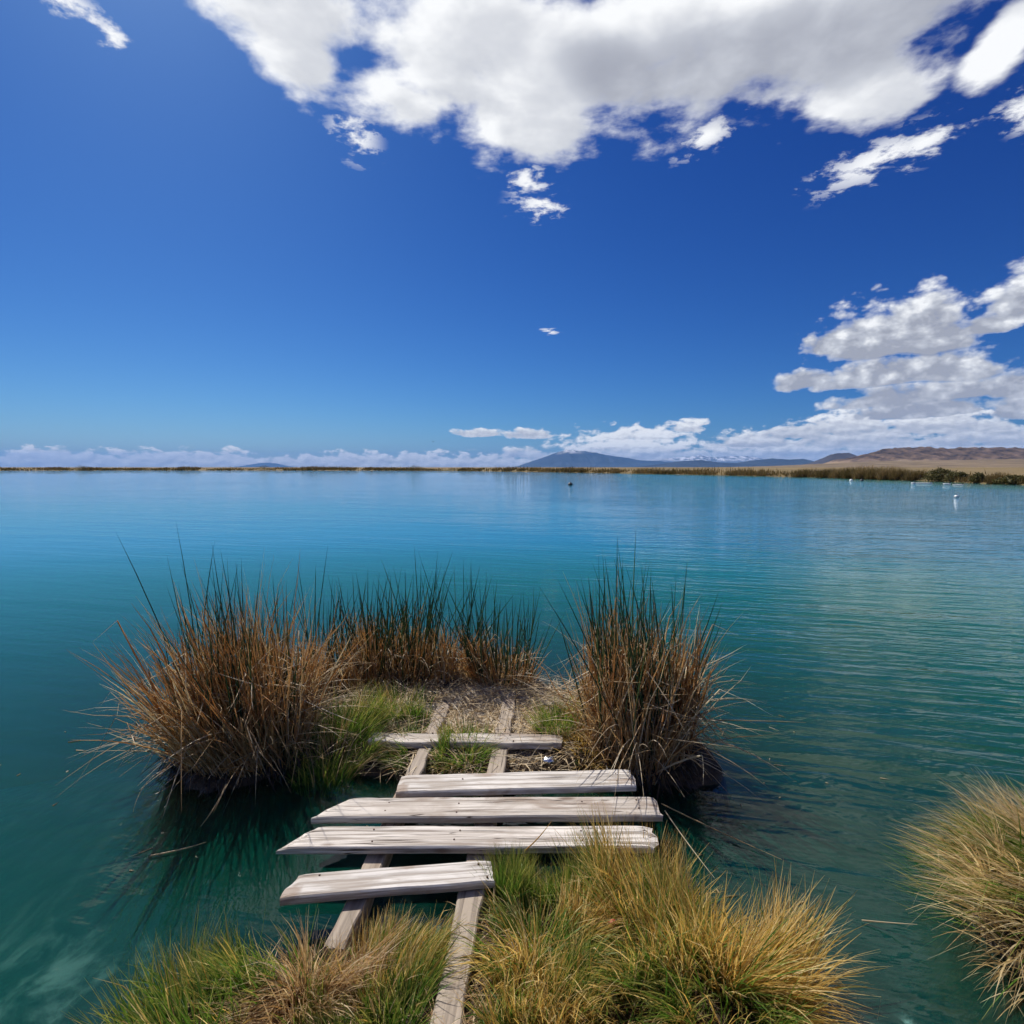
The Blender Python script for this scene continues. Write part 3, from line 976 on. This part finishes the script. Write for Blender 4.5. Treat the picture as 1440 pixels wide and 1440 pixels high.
jz = TOP - 0.046
JOISTS = []
for (near, far, wd) in (((470, 1330), (630, 980), 0.085), ((602, 1560), (717, 980), 0.10)):
    A_, B_ = along_line(near, far, jz)
    JOISTS.append((A_[0], A_[1], B_[0], B_[1]))
    board('joist', A_, B_, wd, 0.085, M_WOODG, seed=near[0], chew=0.008, warp=0.012)
z3 = TOP
b3 = board('plank', mid((560, 1092), (560, 1111), z3), mid((888, 1083), (896, 1103), z3), 0.165, 0.037, M_WOOD[0], 0.02, 0.0, seed=3, warp=0.004)
b4 = board('plank', mid((484, 1122), (446, 1149), z3), mid((922, 1120), (930, 1145), z3), 0.162, 0.037, M_WOOD[1], 0.15, 0.0, seed=5, warp=0.004)
b5 = board('plank', mid((432, 1163), (402, 1189), z3), mid((914, 1163), (922, 1187), z3), 0.150, 0.037, M_WOOD[2], 0.10, 0.0, seed=8, warp=0.004, chew=0.014)
b6 = board('plank', mid((412, 1232), (399, 1258), z3), mid((690, 1211), (692, 1234), z3), 0.130, 0.037, M_WOOD[0], 0.05, 0.0, seed=11, warp=0.004)
b2 = board('plank', mid((520, 1027), (520, 1043), z3 - 0.01), mid((790, 1030), (790, 1046), z3 - 0.01), 0.125, 0.042, M_WOOD[1], 0.0, 0.0, seed=14, warp=0.016)
for b_, xs_ in ((b3, (0.35, 1.2)), (b4, (0.3, 0.62, 1.25, 1.55)), (b5, (0.35, 0.75, 1.3)), (b6, (0.12, 0.78)), (b2, (0.4, 0.9))):
    for q in xs_:
        nails(b_, [(q + random.uniform(-.02, .02), random.uniform(0.02, 0.05))] + ([(q + random.uniform(-.03, .03), -random.uniform(0.02, 0.05))] if random.random() < 0.6 else []))

# ------------------------------------------------------------------ reeds on the islet
reed_clump('big rust brown reed clump with a fan of pale stems leaning over open water', -1.70, 3.48, 0.40, 0.36, 1250, 130, 1.0, 1.34, 0.10, (-0.20, -0.03), gtilt=(-0.10, 0.05), droop=120)
reed_clump('low brown reed bank with green spikes at the back of the islet', -1.02, 4.55, 0.78, 0.28, 850, 190, 0.54, 1.28, 0.06, (0.03, 0.02), droop=80)
reed_clump('small sparse green reed tuft in the gap between the back reeds and the upright clump', -0.10, 4.45, 0.28, 0.22, 260, 80, 0.42, 0.85, 0.40, droop=30)
reed_clump('upright russet reed clump with green spikes standing at the ends of the planks', 0.80, 3.46, 0.34, 0.34, 1050, 140, 1.0, 1.46, 0.04, (0.02, 0.0), gtilt=(-0.04, 0.02), droop=110)


# ------------------------------------------------------------------ grass
def tuft(label, cx, cy, rx, ry, hgt, n_dry, n_grn, dry_mat, comb=(0, 0), fan=0.55, droop=0.5, dome=0.0, group='grass tufts on the bank', gbias=(0, 0), width=0.0052):
    root = thing('grass_tuft', (cx, cy, 0.0), label, 'grass', group)
    for part, mat, n, hs in (('dry_blades', dry_mat, n_dry, 1.0), ('green_blades', M_GRASS_GRN, n_grn, 0.92)):
        if n == 0:
            continue
        n = int(n * 0.85)
        x, y = disc(n, cx, cy, rx, ry, 0.55)
        if part == 'green_blades':
            x = x + gbias[0]
            y = y + gbias[1]
        cl = fbm(x * 9 + 3, y * 9 + 1, 3)
        cg_ = fbm(x * 6.5 + 13, y * 6.5 + 29, 2)
        cg_ = cg_ if part == 'green_blades' else 1 - cg_
        keep = rng.random(n) < np.clip((cl - 0.30) * 4.0, 0.05, 1) * np.clip((cg_ - 0.40) * 6 + 0.35, 0.10, 1)
        for (ax, ay, bx_, by_) in JOISTS:
            tt = np.clip(((x - ax) * (bx_ - ax) + (y - ay) * (by_ - ay)) / ((bx_ - ax) ** 2 + (by_ - ay) ** 2), 0, 1)
            keep &= np.hypot(x - ax - tt * (bx_ - ax), y - ay - tt * (by_ - ay)) > 0.085
        x, y = x[keep], y[keep]
        n2 = len(x)
        b = on_ground(x, y)
        e2 = np.clip(1 - ((x - cx) / rx) ** 2 - ((y - cy) / ry) ** 2, 0, 1)
        b[:, 2] += dome * e2 ** 0.6
        # locks of blades share a lean
        lx = fbm(x * 6 + 40, y * 6, 2) - 0.5
        ly = fbm(x * 6, y * 6 + 70, 2) - 0.5
        d = lean_dirs(x, y, cx, cy, rx, ry, fan, 0.16, comb) + np.stack([lx, ly, 0 * lx], -1) * 1.5
        L = hgt * hs * (0.5 + 0.6 * rng.random(n2)) * (0.75 + 0.6 * fbm(x * 5, y * 5 + 9, 2))
        out = np.stack([(x - cx) / rx + comb[0] * 1.2, (y - cy) / ry + comb[1] * 1.2, 0 * x], -1)
        bend = out * 0.45 * droop + np.stack([lx, ly, 0 * lx], -1) * 1.1 + rng.normal(0, 0.16, (n2, 3))
        bend[:, 2] -= droop * (0.3 + 0.9 * rng.random(n2))
        wild = rng.random(n2) < 0.10
        d[wild] += rng.normal(0, 0.55, (int(wild.sum()), 3))
        kk = np.concatenate([rng.normal(0, 0.9, (n2, 2)), -0.5 - rng.random((n2, 1)), np.where(rng.random(n2) < 0.16, 0.4 + 0.4 * rng.random(n2), 2.0)[:, None]], 1)
        put_strands(part, mat, root, strands(b, d, L, width * (0.45 + 1.1 * rng.random(n2) ** 1.5), bend, kk, 5, 2, None, 1.7))
    return root


T = tuft
T('bright green grass tuft at the corner of the bank beside the tan tuft', *at(285, 1432)[:2], 0.24, 0.20, 0.26, 500, 5200, M_GRASS_GOLD, (0, 0.05), 0.40, 0.30)
T('tan tuft beside the bright green tuft, below the short joist end', *at(440, 1405)[:2], 0.16, 0.15, 0.23, 2600, 300, M_GRASS_TAN, (-0.05, 0.1), 0.6, 0.6)
T('mixed olive and tan grass between the two joists', *at(555, 1405)[:2], 0.17, 0.20, 0.16, 1300, 2800, M_GRASS_GOLD, (-0.05, 0.05), 0.6, 0.7)
T('upright green tuft against the nearest edge of the planks', *at(755, 1275)[:2], 0.19, 0.11, 0.26, 300, 5200, M_GRASS_TAN, (0, 0.05), 0.35, 0.35)
T('golden tuft with green base in front of the plank ends', *at(885, 1280)[:2], 0.23, 0.15, 0.30, 3000, 2600, M_GRASS_GOLD, (0.05, 0.10), 0.45, 0.40)
T('large golden tuft spilling over the water at the outer corner of the bank', *at(990, 1395)[:2], 0.31, 0.30, 0.32, 5000, 3600, M_GRASS_GOLD, (0.14, 0.08), 0.55, 0.55)
T('combed tan grass lying flat beside the long joist', *at(790, 1375)[:2], 0.27, 0.20, 0.22, 4200, 2600, M_GRASS_GOLD, (0.30, 0.05), 0.6, 1.1)
T('green and tan grass at the foot of the picture between joist and golden tuft', *at(820, 1475)[:2], 0.32, 0.18, 0.20, 2600, 4400, M_GRASS_GOLD, (0.1, 0.05), 0.5, 0.7)
T('olive grass at the foot of the picture beside the near end of the long joist', *at(480, 1490)[:2], 0.26, 0.18, 0.17, 1600, 2200, M_GRASS_TAN, (-0.1, 0.05), 0.5, 0.7)
T('big shaggy tan tussock with a green crown standing alone in the water', 2.36, 1.90, 0.52, 0.56, 0.30, 13000, 11000, M_TUSSOCK, (-0.20, -0.05), 0.8, 0.9, dome=0.08, gbias=(0.0, 0.10))
# islet grass
G2 = 'grass patches on the islet'
T('soft green grass patch against the big rust brown reed clump', *at(470, 1065)[:2], 0.26, 0.34, 0.27, 600, 4600, M_GRASS_TAN, (0, 0), 0.4, 0.5, group=G2)
T('short green grass behind the far plank', *at(560, 1024)[:2], 0.26, 0.18, 0.19, 300, 2200, M_GRASS_TAN, group=G2)
T('green grass between the far plank and the next one', *at(625, 1072)[:2], 0.42, 0.18, 0.19, 700, 2600, M_GRASS_TAN, (0, 0), 0.7, 0.9, group=G2)
T('pale dry grass draped over the far edge of the shortest wide plank', *at(650, 1092)[:2], 0.26, 0.10, 0.20, 700, 350, M_GRASS_TAN, (0.0, -0.35), 0.8, 1.0, group=G2, width=0.005)
T('dark green upright grass beside the russet clump', *at(785, 1040)[:2], 0.17, 0.26, 0.28, 250, 1700, M_GRASS_TAN, (0, 0), 0.35, 0.4, group=G2, width=0.0045)
T('yellow straw mat between the dark green grass and the russet clump', *at(815, 1060)[:2], 0.14, 0.34, 0.14, 1500, 200, M_GRASS_GOLD, (0.1, 0), 0.8, 1.2, group=G2)

# flattened dead stems over the ground
n = 3600
x, y = disc(n, -0.15, 3.85, 1.1, 0.75, 0.5)
a = rng.random(n) * 2 * np.pi
d = np.stack([np.cos(a), np.sin(a), 0.12 + 0.25 * rng.random(n)], -1)
bend = rng.normal(0, 0.4, (n, 3))
bend[:, 2] -= 0.3
b = on_ground(x, y, 0.005)
o = put_strands('straw_litter', M_STRAW, None, strands(b, d, 0.06 + 0.32 * rng.random(n) ** 2, 0.004 + 0.005 * rng.random(n), bend, None, 4, 2, rng.random(n) * 0.8))
tag(o, 'dead straw scattered over the islet soil', 'straw')
n = 5000
x, y = disc(n, 0.0, 1.2, 1.3, 1.1, 0.5)
ok = bank_h(x, y) > 0.0
x, y = x[ok], y[ok]
n = len(x)
a = rng.random(n) * 2 * np.pi
d = np.stack([np.cos(a), np.sin(a), 0.2 + 0.4 * rng.random(n)], -1)
bend = rng.normal(0, 0.5, (n, 3))
bend[:, 2] -= 0.5
o = put_strands('dead_grass', M_GRASS_TAN, None, strands(on_ground(x, y, 0.003), d, 0.06 + 0.16 * rng.random(n), 0.004, bend, None, 4, 2, rng.random(n)))
tag(o, 'matted dead grass under the tufts of the near bank', 'dead grass')


n = 16000
x = rng.uniform(-2.6, 2.6, n)
y = rng.uniform(-3.5, 1.5, n)
ok = (bank_h(x, y) > 0.02) & (rng.random(n) < np.clip((fbm(x * 3, y * 3 + 4, 3) - 0.32) * 5, 0.05, 1))
x, y = x[ok], y[ok]
n = len(x)
bend = rng.normal(0, 0.4, (n, 3))
bend[:, 2] -= 0.5
d = lean_dirs(x, y, 0, 0, 9, 9, 0.0, 0.35)
o = put_strands('bank_grass', M_GRASS_GRN, None, strands(on_ground(x, y), d, 0.08 + 0.14 * rng.random(n), 0.005, bend, None, 4, 2, 0.3 + 0.7 * rng.random(n), 1.7))
tag(o, 'short green grass covering the bank at the foot of the picture', 'grass')


# single stems one can pick out
def stem(label, pts, wd=0.006, mat=None):
    P = np.array(pts, float)
    m = 14
    tt = np.linspace(0, 1, m)
    if len(P) == 3:
        C = (1 - tt)[:, None] ** 2 * P[0] + 2 * ((1 - tt) * tt)[:, None] * P[1] + tt[:, None] ** 2 * P[2]
    else:
        C = (1 - tt)[:, None] * P[0] + tt[:, None] * P[1]
    T_ = np.gradient(C, axis=0)
    T_ /= np.linalg.norm(T_, axis=1)[:, None]
    s1 = np.cross(T_, [0, 0.3, 1])
    s1 /= np.linalg.norm(s1, axis=1)[:, None]
    s2 = np.cross(T_, s1)
    w_ = wd * 0.5 * (1 - 0.75 * tt ** 2)
    V = np.stack([C + (s1 * math.cos(a) + s2 * math.sin(a)) * w_[:, None] for a in np.linspace(0, 2 * np.pi, 5, endpoint=False)], 1)
    F = [[i * 5 + q, i * 5 + (q + 1) % 5, (i + 1) * 5 + (q + 1) % 5, (i + 1) * 5 + q] for i in range(m - 1) for q in range(5)]
    loc = P[0]
    me = mesh_np('loose_reed', V.reshape(-1, 3) - loc, F, mat or M_STRAW, attrs={'rnd': np.full(m * 5, rng.random()), 'along': np.repeat(tt, 5)})
    o = obj('loose_reed', me, None, tuple(loc))
    return tag(o, label, 'reed stem', 'loose reed stems on the water')


stem('pale bent reed stem hanging over dark water below the rust brown clump', [at(318, 1103, 0.16), at(305, 1135, 0.13), at(282, 1162, 0.03)], 0.008)
stem('long floating straw lying on the water beyond the pointed plank end', [at(212, 1203, 0.01), at(255, 1196, 0.012), at(290, 1184, 0.01)], 0.008)
stem('curved pale stem dipping into the water at the outer foot of the rust brown clump', [at(232, 1082, 0.22), at(198, 1095, 0.25), at(187, 1142, 0.0)], 0.006)
stem('long pale stem floating out from the planks toward the tussock', [at(930, 1130, 0.06), at(1000, 1165, 0.02), at(1100, 1209, 0.005)], 0.007)
stem('shorter pale stem slanting down past the plank ends to the golden tuft', [at(935, 1140, 0.06), at(965, 1185, 0.05), at(1005, 1235, 0.02)], 0.006)
stem('straight pale stem jutting over the water beside the russet clump', [at(985, 1012, 0.34), at(1060, 1013, 0.35), at(1133, 1016, 0.33)], 0.007)
stem('lone straw floating beside the shaggy tussock', [at(1212, 1294, 0.01), at(1240, 1297, 0.015), at(1290, 1300, 0.06)], 0.006)
stem('yellow stem propped across the nearest long plank', [at(738, 1196, TOP + 0.01), at(758, 1180, TOP + 0.05), at(776, 1154, TOP + 0.07)], 0.006, M_GRASS_GOLD)


n = 150
x = rng.uniform(-3.4, 2.2, n)
y = rng.uniform(1.9, 5.2, n)
hh = full_h(x, y)
ok = (hh < -0.03) & (rng.random(n) < np.clip(1.3 + hh, 0.05, 1))
x, y = x[ok], y[ok]
n = len(x)
a = rng.random(n) * 2 * np.pi
d = np.stack([np.cos(a), np.sin(a), 0.02 + 0 * a], -1)
o = put_strands('floating_debris', M_STRAW, None, strands(np.stack([x, y, 0.003 + 0 * x], -1), d, 0.015 + 0.09 * rng.random(n) ** 3, 0.006, None, None, 2, 3, None, 3.0))
tag(o, 'flecks of dead straw floating on the water round the islet', 'debris')

# crumpled foil on the islet, red scrap in the grass
def crumple(name, loc, r, mat, seed, flat=0.6):
    g = np.random.default_rng(seed)
    nu, nv = 12, 8
    V = []
    for i in range(nu):
        for j in range(nv):
            th = 2 * np.pi * i / nu
            ph = np.pi * (j + 0.5) / nv
            rad = r * (0.7 + 0.6 * g.random())
            V.append((rad * 1.5 * math.sin(ph) * math.cos(th), rad * math.sin(ph) * math.sin(th), rad * flat * math.cos(ph) + r * flat))
    F = [[i * nv + j, ((i + 1) % nu) * nv + j, ((i + 1) % nu) * nv + j + 1, i * nv + j + 1] for i in range(nu) for j in range(nv - 1)]
    me = mesh_np(name, V, F, mat, smooth=False)
    return obj(name, me, None, loc)


M_FOIL = plain('foil', (0.85, 0.87, 0.9), 0.22, 1.0, 0.1)
M_RED = plain('red_plastic', (0.35, 0.03, 0.04), 0.4, 0.0, 0.2)
fx, fy, _ = at(772, 1072, 0.1)
tag(crumple('foil_scrap', (fx, fy, 0.10), 0.026, M_FOIL, 5), 'crumpled silver foil scrap in the straw behind the planks', 'litter')
fx, fy, _ = at(862, 1288, 0.2)
tag(crumple('red_scrap', (fx, fy, 0.17), 0.010, M_RED, 6), 'tiny red plastic scrap caught in the golden grass', 'litter')

# ------------------------------------------------------------------ far shore
def shore_pt(azd, off):
    a = np.radians(azd)
    r = shore_r(a) * (1 + 0.035 * (fbm(a * 14 + 30, 0 * a + 2.2, 4) - 0.5)) + off
    return r * np.sin(a), r * np.cos(a)


n = 42000
azd = rng.uniform(-56, 56, n)
off = rng.gamma(1.6, 1.6, n) * np.clip(shore_r(np.radians(azd)) / 120, 0.6, 2.5)
x, y = shore_pt(azd, off)
cl = fbm(x * 0.16, y * 0.16 + 8, 3)
keep = rng.random(n) < np.clip((cl - 0.33) * 4, 0.05, 1)
x, y, cl = x[keep], y[keep], cl[keep]
n = len(x)
dist = np.hypot(x, y)
b = np.stack([x, y, terrain_h(x, y) - 0.05], -1)
d = np.stack([rng.normal(0, 0.16, n), rng.normal(0, 0.16, n), np.ones(n)], -1)
bend = rng.normal(0, 0.25, (n, 3))
L = (0.35 + 0.75 * rng.random(n)) * (0.25 + 2.2 * np.clip(fbm(x * 0.05 + 60, y * 0.05, 3) - 0.2, 0, 1)) * (0.6 + 0.9 * cl) * 1.15
o = put_strands('shore_reeds', M_SHORE, None, strands(b, d, L, np.clip(dist * 0.0010, 0.05, 0.4), bend, None, 3, 2,
                np.clip(rng.random(n) * 0.6 + 0.5 * (fbm(x * 0.08 + 4, y * 0.08, 2) - 0.3), 0, 1), 2.0))
tag(o, 'continuous fringe of tan and olive reeds along the far lake shore', 'reeds')


def far_clump(name, label, cat, azd, off, rx, h, mat, n=900, group=None, olive=0.5, leafy=False):
    cx, cy = shore_pt(np.array([azd]), off)
    cx, cy = float(cx[0]), float(cy[0])
    root = thing(name, (cx, cy, 0), label, cat, group)
    if leafy:
        th = rng.random(n) * 2 * np.pi
        cz = rng.random(n)
        r = rx * np.sqrt(rng.random(n)) * np.sqrt(np.clip(1 - (cz * 0.95) ** 2, 0.05, 1))
        lump = 0.75 + 0.5 * fbm(th * 1.5 + 3 * cx, cz * 3, 2)
        b = np.stack([cx + r * lump * np.cos(th), cy + r * lump * np.sin(th), 0.15 + h * cz * lump], -1)
        d = rng.normal(0, 1, (n, 3))
        put_strands('foliage', mat, root, strands(b, d, 0.16 + 0.16 * rng.random(n), 0.10, None, None, 2, 2, None, 2.0))
        k = 14
        x, y = disc(k, cx, cy, rx * 0.25, rx * 0.25)
        b = np.stack([x, y, 0 * x], -1)
        put_strands('stem', M_REED_DRY, root, strands(b, lean_dirs(x, y, cx, cy, rx * 0.3, rx * 0.3, 0.5, 0.2), h * 0.8, 0.05, None, None, 3, 3, rng.random(k) * 0.3))
    else:
        x, y = disc(n, cx, cy, rx, rx * 0.7, 0.6)
        b = np.stack([x, y, terrain_h(x, y) - 0.05], -1)
        d = lean_dirs(x, y, cx, cy, rx, rx, 0.35, 0.16)
        L = h * (0.5 + 0.6 * rng.random(n))
        put_strands('stems', mat, root, strands(b, d, L, 0.05, rng.normal(0, 0.3, (n, 3)), None, 4, 2, np.clip(rng.beta(2, 2, n) * 0.9 + olive - 0.5, 0, 1), 2.0))
    return root


def pa(px):
    return math.degrees(math.atan((px - 720) / 786.0))


GS = 'reed clumps along the far shore'
for px, rx, h, ol, lb in (
        (1128, 1.6, 1.5, .4, 'tan reed clump of the far shore, first of the row from the lake side'),
        (1160, 1.5, 1.6, .3, 'dark tan reed clump, second of the far shore row from the lake side'),
        (1178, 1.4, 1.7, .6, 'pale reed clump on the far shore just before the small white buoy'),
        (1195, 1.3, 1.9, .35, 'dark reed clump on the far shore right behind the small white buoy'),
        (1212, 1.3, 2.1, .7, 'tall pale reed clump on the far shore right behind the small black buoy'),
        (1229, 1.2, 1.8, .4, 'darker reed clump next to the tall pale one behind the black buoy'),
        (1246, 1.2, 2.0, .7, 'second tall pale reed clump, two along from the black buoy'),
        (1262, 1.1, 1.7, .5, 'reed clump of the far shore three along from the black buoy'),
        (1286, 1.2, 1.5, .45, 'low reed clump behind the longer white float'),
        (1402, 1.0, 1.2, .55, 'low reed clump between the blackish bush and the outermost low shrub')):
    far_clump('reed_clump', lb, 'reeds', pa(px), 1.0, rx, h, M_SHORE, 700, GS, ol)
far_clump('shrub', 'olive green shrub, the biggest and greenest bush on the far shore', 'shrub', pa(1322), 1.6, 2.0, 1.35, M_SHRUB, 2600, leafy=True)
far_clump('shrub', 'darker olive shrub just outward of the biggest far shore bush', 'shrub', pa(1345), 2.2, 1.5, 1.0, M_SHRUB, 1600, leafy=True)
far_clump('shrub', 'small blackish bush at the water line near the white floats', 'shrub', pa(1375), 0.6, 0.8, 0.9, M_SHRUB, 1200, leafy=True)
far_clump('shrub', 'low dark shrub on the far shore nearest the picture edge', 'shrub', pa(1424), 0.8, 1.6, 0.7, M_SHRUB, 1500, leafy=True)
for px, nm in ((118, 'dark low bush on the distant shore, farthest to the left'), (372, 'dark low bush on the distant shore below the hazy hill'),
               (585, 'dark low bush on the distant shore left of the lone buoy')):
    far_clump('shrub', nm, 'shrub', pa(px), 3.0, 5.0, 2.4, M_SHRUB, 1500, leafy=True)

# ------------------------------------------------------------------ buoys and floats
M_WHITE = plain('white_plastic', (0.82, 0.82, 0.80), 0.4, 0, 0.1)
M_DARK = plain('dark_plastic', (0.03, 0.03, 0.035), 0.5, 0, 0.1)


def lathe(name, prof, mat, parent, seg=20, loc=(0, 0, 0)):
    V = [(r * math.cos(2 * math.pi * i / seg), r * math.sin(2 * math.pi * i / seg), z) for i in range(seg) for r, z in prof]
    k = len(prof)
    F = [[i * k + j, ((i + 1) % seg) * k + j, ((i + 1) % seg) * k + j + 1, i * k + j + 1] for i in range(seg) for j in range(k - 1)]
    return obj(name, mesh_np(name, V, F, mat), parent, loc)


def ball_prof(r, z0, z1, n=9, cz=0.0):
    out = []
    for z in np.linspace(z0, z1, n):
        out.append((math.sqrt(max(r * r - (z - cz) ** 2, 1e-6)), z))
    return out


def buoy(label, px, py, r, top, bottom):
    x, y, _ = at(px, py, 0)
    t = thing('mooring_buoy', (x, y, 0), label, 'buoy', 'mooring buoys on the lake')
    lathe('float', ball_prof(r, -0.6 * r, 0.25 * r), bottom, t)
    lathe('cap', ball_prof(r * 1.003, 0.25 * r, r * 0.999), top, t)
    lathe('mooring_eye', [(0.001, r * 0.95), (r * 0.18, r * 0.96), (r * 0.18, r * 1.25), (r * 0.10, r * 1.32), (0.001, r * 1.33)], M_DARK, t)
    return t


buoy('white topped buoy with a dark lower half, alone in front of the far shrubs', 1345, 699, 0.13, M_WHITE, M_DARK)
buoy('dark buoy out in the middle of the lake below the blue mountain', 802, 682, 0.26, M_DARK, M_DARK)
buoy('small white buoy close to the far reeds', 1197, 676, 0.22, M_WHITE, M_WHITE)
buoy('small black buoy beside the white one close to the far reeds', 1212, 676.5, 0.24, M_DARK, M_DARK)


def float_raft(label, px, py, ln, w, h):
    x, y, _ = at(px, py, 0)
    t = thing('float_raft', (x, y, 0), label, 'float', 'white floats by the far shore')
    ax = -math.atan2(x, y) * 0.3
    t.rotation_euler = (0, 0, ax)
    # hull with rounded ends
    ns, V, F = 16, [], []
    pr = [(-1, -0.06), (-1, h * 0.6), (-0.8, h), (0.8, h), (1, h * 0.6), (1, -0.06)]
    for i in range(ns + 1):
        s = -1 + 2 * i / ns
        k_ = max(0.12, (1 - abs(s) ** 4)) ** 0.5
        for a_, z in pr:
            V.append((s * ln / 2, a_ * w / 2 * k_, z * (0.8 + 0.2 * k_)))
    m = len(pr)
    for i in range(ns):
        for q in range(m - 1):
            F.append([i * m + q, i * m + q + 1, (i + 1) * m + q + 1, (i + 1) * m + q])
    obj('hull', mesh_np('hull', V, F, M_WHITE), t)
    for sx in (-0.4, 0.4):
        lathe('cleat', [(0.001, h), (0.05, h + 0.005), (0.03, h + 0.10), (0.07, h + 0.13), (0.001, h + 0.15)], M_DARK, t, 10, (sx * ln, 0, 0))
    return t


float_raft('longer white float lying under the biggest far shore bush', 1299, 680, 1.7, 0.5, 0.09)
float_raft('tiny white float at the outer end of the longer one', 1284, 680.5, 0.4, 0.4, 0.16)
float_raft('middle white float between the long one and the blackish bush', 1331, 681.5, 0.7, 0.4, 0.14)
float_raft('flat narrow white float nearest the blackish bush', 1347, 682, 1.0, 0.4, 0.06)


# a bird far off over the lake
def bird(px, py, dist, span, label):
    x, y, z = at_y(px, py, dist)
    t = thing('bird', (x, y, z), label, 'bird')
    V, F = [], []
    prof = [(-0.30, 0.01), (-0.2, 0.05), (0.0, 0.075), (0.18, 0.055), (0.26, 0.04), (0.33, 0.005)]
    for xx, r in prof:
        for q in range(8):
            a_ = 2 * math.pi * q / 8
            V.append((xx * span, r * span * math.cos(a_), r * span * math.sin(a_)))
    for i in range(len(prof) - 1):
        for q in range(8):
            F.append([i * 8 + q, i * 8 + (q + 1) % 8, (i + 1) * 8 + (q + 1) % 8, (i + 1) * 8 + q])
    obj('body', mesh_np('body', V, F, M_DARK), t)
    for s in (-1, 1):
        V = []
        ys_ = [0.03, 0.2, 0.36, 0.5]
        zs_ = [0.03, 0.12, 0.11, 0.05]
        cs_ = [0.12, 0.11, 0.08, 0.02]
        for yy, zz, c in zip(ys_, zs_, cs_):
            for (ax, az_) in ((-c, 0), (0, 0.012), (c * 0.7, 0), (0, -0.008)):
                V.append((ax * span, s * yy * span, (zz + az_) * span))
        F = [[i * 4 + q, i * 4 + (q + 1) % 4, (i + 1) * 4 + (q + 1) % 4, (i + 1) * 4 + q] for i in range(3) for q in range(4)]
        obj('wing', mesh_np('wing', V, F, M_DARK), t)


bird(609, 621, 150, 0.75, 'tiny dark bird flying low over the far lake')

# ------------------------------------------------------------------ air
def haze_box():
    m, n, out = new_mat('haze')
    v = n.node('ShaderNodeVolumePrincipled', {'Color': (0.18, 0.46, 1.0, 1), 'Density': 2.2e-5, 'Anisotropy': 0.0})
    n.put(out.inputs['Volume'], v.outputs[0])
    s, z0, z1 = 47000.0, -8.5, 1150.0
    V = [(x, y, z) for x in (-s, s) for y in (-s, s) for z in (z0, z1)]
    F = [[0, 1, 3, 2], [4, 6, 7, 5], [0, 4, 5, 1], [2, 3, 7, 6], [0, 2, 6, 4], [1, 5, 7, 3]]
    me = mesh_np('haze', V, F, m, smooth=False)
    return obj('haze', me, kind='stuff')


haze_box()
